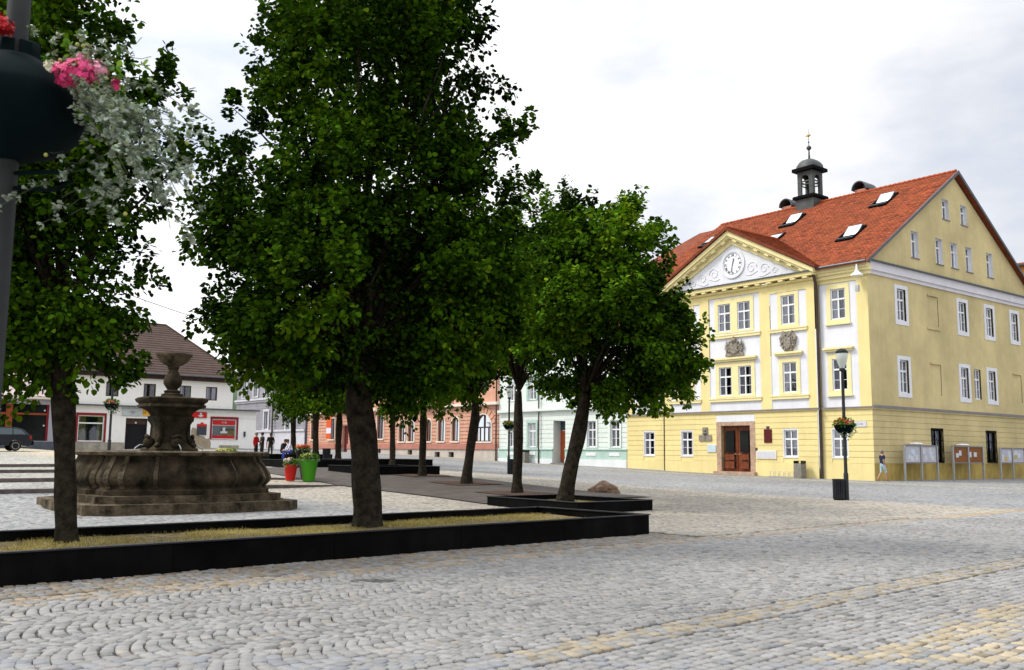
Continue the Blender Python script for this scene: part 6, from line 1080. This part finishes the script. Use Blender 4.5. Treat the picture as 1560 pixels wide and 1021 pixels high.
# ================================================================== CAR
def car(label, mw):
    e_ = empty('parked_car', label, 'car', mw); Wd = .86   # x forward (front at -x), y across
    lowp = [(-2.1, .35), (-2.12, .62), (-1.95, .78), (-1.1, .92), (2.0, .98), (2.16, .95), (2.2, .70), (2.22, .5), (2.1, .32)]
    def arch(cx): return [(cx + .36 * math.cos(t), .32 + .36 * math.sin(t)) for t in np.linspace(0, math.pi, 9)]
    prof = lowp[:0] + [(-2.1, .30), (-2.14, .6), (-2.0, .76), (-1.15, .93), (2.05, .99), (2.17, .93), (2.2, .72), (2.24, .62), (2.24, .45), (2.1, .28)] + arch(1.33) + arch(-1.33)
    mb = MB(); n_ = len(prof); ins = [(x * .985, z) for x, z in prof]; rings = [[(x, y, z) for x, z in pr] for y, pr in ((-Wd + .0, ins), (-Wd + .05, prof), (Wd - .05, prof), (Wd, ins))]
    mb.loft(rings, cap=False); polys = [[Vector((x, z, 0)) for x, z in ins]]
    for y in (-Wd, Wd): mb.add([(x, y, z) for x, z in ins], [tuple(t) for t in tessellate_polygon(polys)])
    body = mb.build('body', 'carpaint', e_, smooth=30)
    g = [(-1.15, .93), (-.35, 1.38), (.3, 1.45), (1.35, 1.43), (1.75, 1.32), (2.08, .98)]
    mb = MB(); mb.loft([[(x, y * s_, z) for x, z in g] for y, s_ in ((-Wd + .06, 1), (Wd - .06, 1))], cap=True, close=True)
    for i, v in enumerate(mb.v): x, y, z = v; mb.v[i] = (x, y * (1 - .22 * (z - .93) / .5), z)
    mb.build('roof', 'carpaint', e_, smooth=30)
    for sg in (-1, 1):
        for wn in ([(-.85, .98), (-.3, 1.33), (.22, 1.37), (.22, .99)], [(.3, .99), (.3, 1.37), (1.12, 1.36), (1.12, 1.0)], [(1.2, 1.0), (1.2, 1.35), (1.6, 1.28), (1.86, 1.02)]):
            mb = MB(); fy = lambda z: sg * ((Wd - .06) * (1 - .22 * (z - .93) / .5) + .006); mb.add([(x, fy(z), z) for x, z in wn], [(0, 1, 2, 3)]); mb.build('side_window', 'carglass', e_)
        mb = MB(); mb.box(2.06, 2.19, sg * .80 - .07, sg * .80 + .07, .72, .93, bev=.02); mb.build('tail_light', 'taillight', e_)
    mb = MB(); mb.add([(1.83, -.58, 1.3), (1.83, .58, 1.3), (2.09, .66, 1.02), (2.09, -.66, 1.02)], [(0, 1, 2, 3)]); mb.build('rear_window', 'carglass', e_)
    mb = MB(); mb.box(2.12, 2.32, -.84, .84, .36, .62, bev=.04); mb.build('rear_bumper', 'black', e_)
    for cx in (-1.33, 1.33):
        for sg in (-1, 1):
            mb = MB(); mb.T = Matrix.Translation((cx, sg * (Wd - .1), .31)) @ Matrix.Rotation(math.pi / 2, 4, 'X'); mb.lathe([(.2, -.1), (.29, -.1), (.31, -.07), (.31, .07), (.29, .1), (.2, .1)], 24); wl = mb.build('wheel', 'tyre', e_, smooth=40)
            mb = MB(); mb.T = Matrix.Translation((cx, sg * (Wd - .02), .31)) @ Matrix.Rotation(math.pi / 2, 4, 'X'); mb.lathe([(.205, -.03), (.205, .03), (.18, .03), (.18, -.01), (.02, -.01)], 20, cap=False)
            for k in range(5):
                a = 2 * math.pi * k / 5; d = Vector((math.cos(a), math.sin(a), 0)); n2 = Vector((-d.y, d.x, 0)) * .028
                mb.add([tuple(d * .02 + n2 + Vector((0, 0, -.02 * sg * -1 if False else .0))), tuple(d * .19 + n2), tuple(d * .19 - n2), tuple(d * .02 - n2)], [(0, 1, 2, 3)])
            mb.build('rim', 'rim', wl)
    return e_
gc_ = Vector(pt(14, 700, 57.6)); gc_.z = gzx(gc_.x, gc_.y); car('dark blue estate car parked before the shop, cut by the left edge', at(gc_ + BV * -1.2, SIDE))
# ================================================================== PEOPLE
def person(label, mw, J, R, cols, hair, sit=False):
    """one skinned body; cols: list of (test(point, segname) -> material)"""
    names = list(J); edges = [('pelvis', 'waist'), ('waist', 'chest'), ('chest', 'neck'), ('neck', 'chin'), ('chin', 'head'), ('head', 'crown')]
    for s_ in 'LR': edges += [('chest', 'sh' + s_), ('sh' + s_, 'el' + s_), ('el' + s_, 'wr' + s_), ('wr' + s_, 'pa' + s_), ('pa' + s_, 'f1' + s_), ('pa' + s_, 'f2' + s_), ('pa' + s_, 'th' + s_), ('pelvis', 'hi' + s_), ('hi' + s_, 'kn' + s_), ('kn' + s_, 'an' + s_), ('an' + s_, 'to' + s_)]
    bm = bmesh.new(); lay = bm.verts.layers.skin.verify(); vs = {k: bm.verts.new(J[k]) for k in names}; [bm.edges.new((vs[a], vs[b])) for a, b in edges]; bm.verts.index_update()
    me = bpy.data.meshes.new('body')
    for k in names: r = R.get(k.rstrip('LR') if k[-1] in 'LR' and k[:-1] in R else k, .05); vs[k][lay].radius = r if isinstance(r, tuple) else (r, r); vs[k][lay].use_root = (k == 'pelvis')
    bm.to_mesh(me); bm.free(); o = bpy.data.objects.new('body', me); COL.objects.link(o); sk = o.modifiers.new('s', 'SKIN'); sk.use_smooth_shade = True; sb = o.modifiers.new('d', 'SUBSURF'); sb.levels = sb.render_levels = 1
    dg = bpy.context.evaluated_depsgraph_get(); dg.update(); m2 = bpy.data.meshes.new_from_object(o.evaluated_get(dg)); bpy.data.objects.remove(o)
    e_ = empty('person', label, 'person', mw); mats = []; m2.materials.clear()
    seg = [(a, b, Vector(J[a]), Vector(J[b])) for a, b in edges]; mi = []
    for p in m2.polygons:
        c = p.center; best = min(seg, key=lambda s_: (c - s_[2].lerp(s_[3], min(1, max(0, (c - s_[2]).dot(s_[3] - s_[2]) / max(1e-6, (s_[3] - s_[2]).length_squared))))).length)
        t = min(1, max(0, (c - best[2]).dot(best[3] - best[2]) / max(1e-6, (best[3] - best[2]).length_squared))); m = cols(best[0], best[1], t)
        if m not in mats: mats.append(m); m2.materials.append(M[m])
        mi.append(mats.index(m))
    m2.polygons.foreach_set('material_index', mi); m2.polygons.foreach_set('use_smooth', [True] * len(mi)); link('body', m2, e_)
    hd = Vector(J['head']); mb = MB(); mb.lathe([(.001, .115), (.06, .105), (.095, .06), (.104, .0), (.098, -.05), (.07, -.07)], 12, cap=False); f_ = J.get('face', (0, -1, 0)); mb.build('hair', hair, e_, at(hd + Vector((-f_[0] * .022, -f_[1] * .022, .02))), smooth=True)
    mb = MB(); fv = Vector(f_).normalized(); sd = Vector((-fv.y, fv.x, 0)); mb.ball((0, 0, 0), .014, 5, sz=1.6); 
    mb.build('nose', 'skin', e_, at(hd + fv * .098 + Vector((0, 0, -.01))), smooth=True)
    for s_ in (-1, 1): mb = MB(); mb.ball((0, 0, 0), .009, 5); mb.build('eye', 'dark', e_, at(hd + fv * .086 + sd * s_ * .033 + Vector((0, 0, .02)))); mb = MB(); mb.ball((0, 0, 0), .022, 5, sz=1.4); mb.build('ear', 'skin', e_, at(hd + sd * s_ * .088))
    return e_
RAD = dict(pelvis=(.15, .115), waist=(.135, .105), chest=(.165, .115), neck=.058, chin=.075, head=(.088, .10), crown=.06, sh=.065, el=.047, wr=.032, pa=(.035, .02), f1=.012, f2=.011, th=.011, hi=.088, kn=.060, an=.042, to=.035)
def pose(**o_):
    J = dict(pelvis=(0, 0, .95), waist=(0, 0, 1.12), chest=(0, 0, 1.34), neck=(0, .0, 1.49), chin=(0, -.02, 1.56), head=(0, -.025, 1.63), crown=(0, -.01, 1.70))
    for s_, x in (('L', 1), ('R', -1)):
        J.update({'sh' + s_: (x * .17, 0, 1.41), 'el' + s_: (x * .23, .03, 1.13), 'wr' + s_: (x * .25, -.04, .89), 'pa' + s_: (x * .25, -.06, .82), 'f1' + s_: (x * .24, -.08, .74), 'f2' + s_: (x * .26, -.065, .735), 'th' + s_: (x * .215, -.10, .79), 'hi' + s_: (x * .09, 0, .88), 'kn' + s_: (x * .10, -.02, .49), 'an' + s_: (x * .10, .02, .07), 'to' + s_: (x * .11, -.14, .03)})
    J.update(o_); J.pop('face', None); return J
def dress(top, legs, shoe, sl=1, shin=None):
    def f(a, b, t):
        if a in ('neck', 'chin', 'head') or b == 'chin': return 'skin' if not (a == 'neck' and t < .1) else top
        if a == 'chest' and b == 'neck': return top if t < .75 else 'skin'
        if a[:2] == 'sh' or (a == 'chest' and b[:2] == 'sh'): return top if (sl > 1 or a == 'chest' or t < .75) else 'skin'
        if a[:2] == 'el': return top if sl > 1 and t < .95 else 'skin'
        if a[:2] in ('wr', 'pa'): return 'skin'
        if a == 'an' + b[-1]: return shoe
        if a[:2] == 'kn': return shoe if t > .93 else (shin or legs)
        if a[:2] == 'hi' or b[:2] == 'hi' : return legs
        if a == 'pelvis': return legs if t < .35 else top
        return top
    return f
g = P(28.55, 49.15); g.z = gzx(g.x, g.y)
person('man in navy T-shirt and pale shorts walking by the town hall corner', at(g, rz=math.radians(110)), pose(anL=(.10, .30, .12), knL=(.10, .02, .50), toL=(.11, .20, .02), knR=(-.10, -.16, .50), anR=(-.1, -.18, .08), toR=(-.11, -.33, .04), elL=(.23, -.08, 1.14), wrL=(.23, -.26, .97), paL=(.23, -.30, .92), f1L=(.22, -.35, .87), f2L=(.24, -.34, .86), thL=(.2, -.33, .93), elR=(-.23, .12, 1.14)), RAD, dress('navy', 'paleblue', 'tan', 1, 'skin'), 'hairgrey')
gp0 = Vector(pt(412, 700, 60)); gp0.z = gzx(gp0.x, gp0.y)
def stand(label, px, Y, rz, cols, hair, **o_): g = ghit(px, 701 - (Y - 58) * 3, 38); return person(label, at(g, rz=rz), pose(**o_), RAD, cols, hair)
arm = dict(elL=(.24, -.05, 1.14), wrL=(.16, -.26, 1.14), paL=(.12, -.32, 1.15), f1L=(.08, -.37, 1.15), f2L=(.09, -.37, 1.13), thL=(.13, -.34, 1.2))
stand('grey-haired standing person in a red top at the left of the group', 389, 58, math.radians(70), dress('redcloth', 'blackcloth', 'blackcloth', 2), 'hairgrey', **arm)
stand('standing person in a black jacket between the red and khaki clothed people', 398.5, 58.6, math.radians(-40), dress('blackcloth', 'blackcloth', 'blackcloth', 2), 'hairdark', **arm)
stand('tall standing person in dark top and khaki trousers, head bent', 411, 58, math.radians(30), dress('blackcloth', 'khaki', 'blackcloth', 1), 'hairdark', chin=(0, -.07, 1.55), head=(0, -.12, 1.61), crown=(0, -.14, 1.68), chest=(0, -.03, 1.34), **arm)
def sitting(label, px, Y, rz, cols, hair, hgt):
    g = Vector(pt(px, 700, Y)); g.z = gzx(g.x, g.y) + hgt - .45
    J = pose(pelvis=(0, .1, .56), waist=(0, .08, .72), chest=(0, -.04, .93), neck=(0, -.10, 1.07), chin=(0, -.15, 1.13), head=(0, -.18, 1.19), crown=(0, -.18, 1.26))
    for s_, x in (('L', 1), ('R', -1)): J.update({'sh' + s_: (x * .17, -.05, 1.0), 'el' + s_: (x * .22, -.16, .76), 'wr' + s_: (x * .14, -.36, .66), 'pa' + s_: (x * .11, -.42, .63), 'f1' + s_: (x * .08, -.48, .60), 'f2' + s_: (x * .10, -.48, .60), 'th' + s_: (x * .07, -.43, .65), 'hi' + s_: (x * .09, .06, .54), 'kn' + s_: (x * .12, -.38, .53), 'an' + s_: (x * .12, -.40, .08), 'to' + s_: (x * .13, -.55, .03)})
    return person(label, at(g, rz=rz), J, RAD, cols, hair)
sitting('dark-clothed person sitting bent forward on the raised bed', 431, 57.5, math.radians(60), dress('blackcloth', 'blackcloth', 'blackcloth', 2), 'hairdark', .5)
sitting('person in a white shirt and blue trousers sitting on the raised bed', 441, 57.2, math.radians(-60), dress('whitecloth', 'blue', 'blackcloth', 2), 'hairdark', .5)
# overhead cable
mb = MB(); A_, B_ = Vector(pt(60, 395, 60)), Vector(pt(620, 560, 72)); mb.tube([A_.lerp(B_, k / 12) - Vector((0, 0, .9 * 4 * (k / 12) * (1 - k / 12))) for k in range(13)], .02, 4); tag(mb.build('overhead_cable', 'black'), 'thin dark cable crossing the sky above the white house', 'cable')
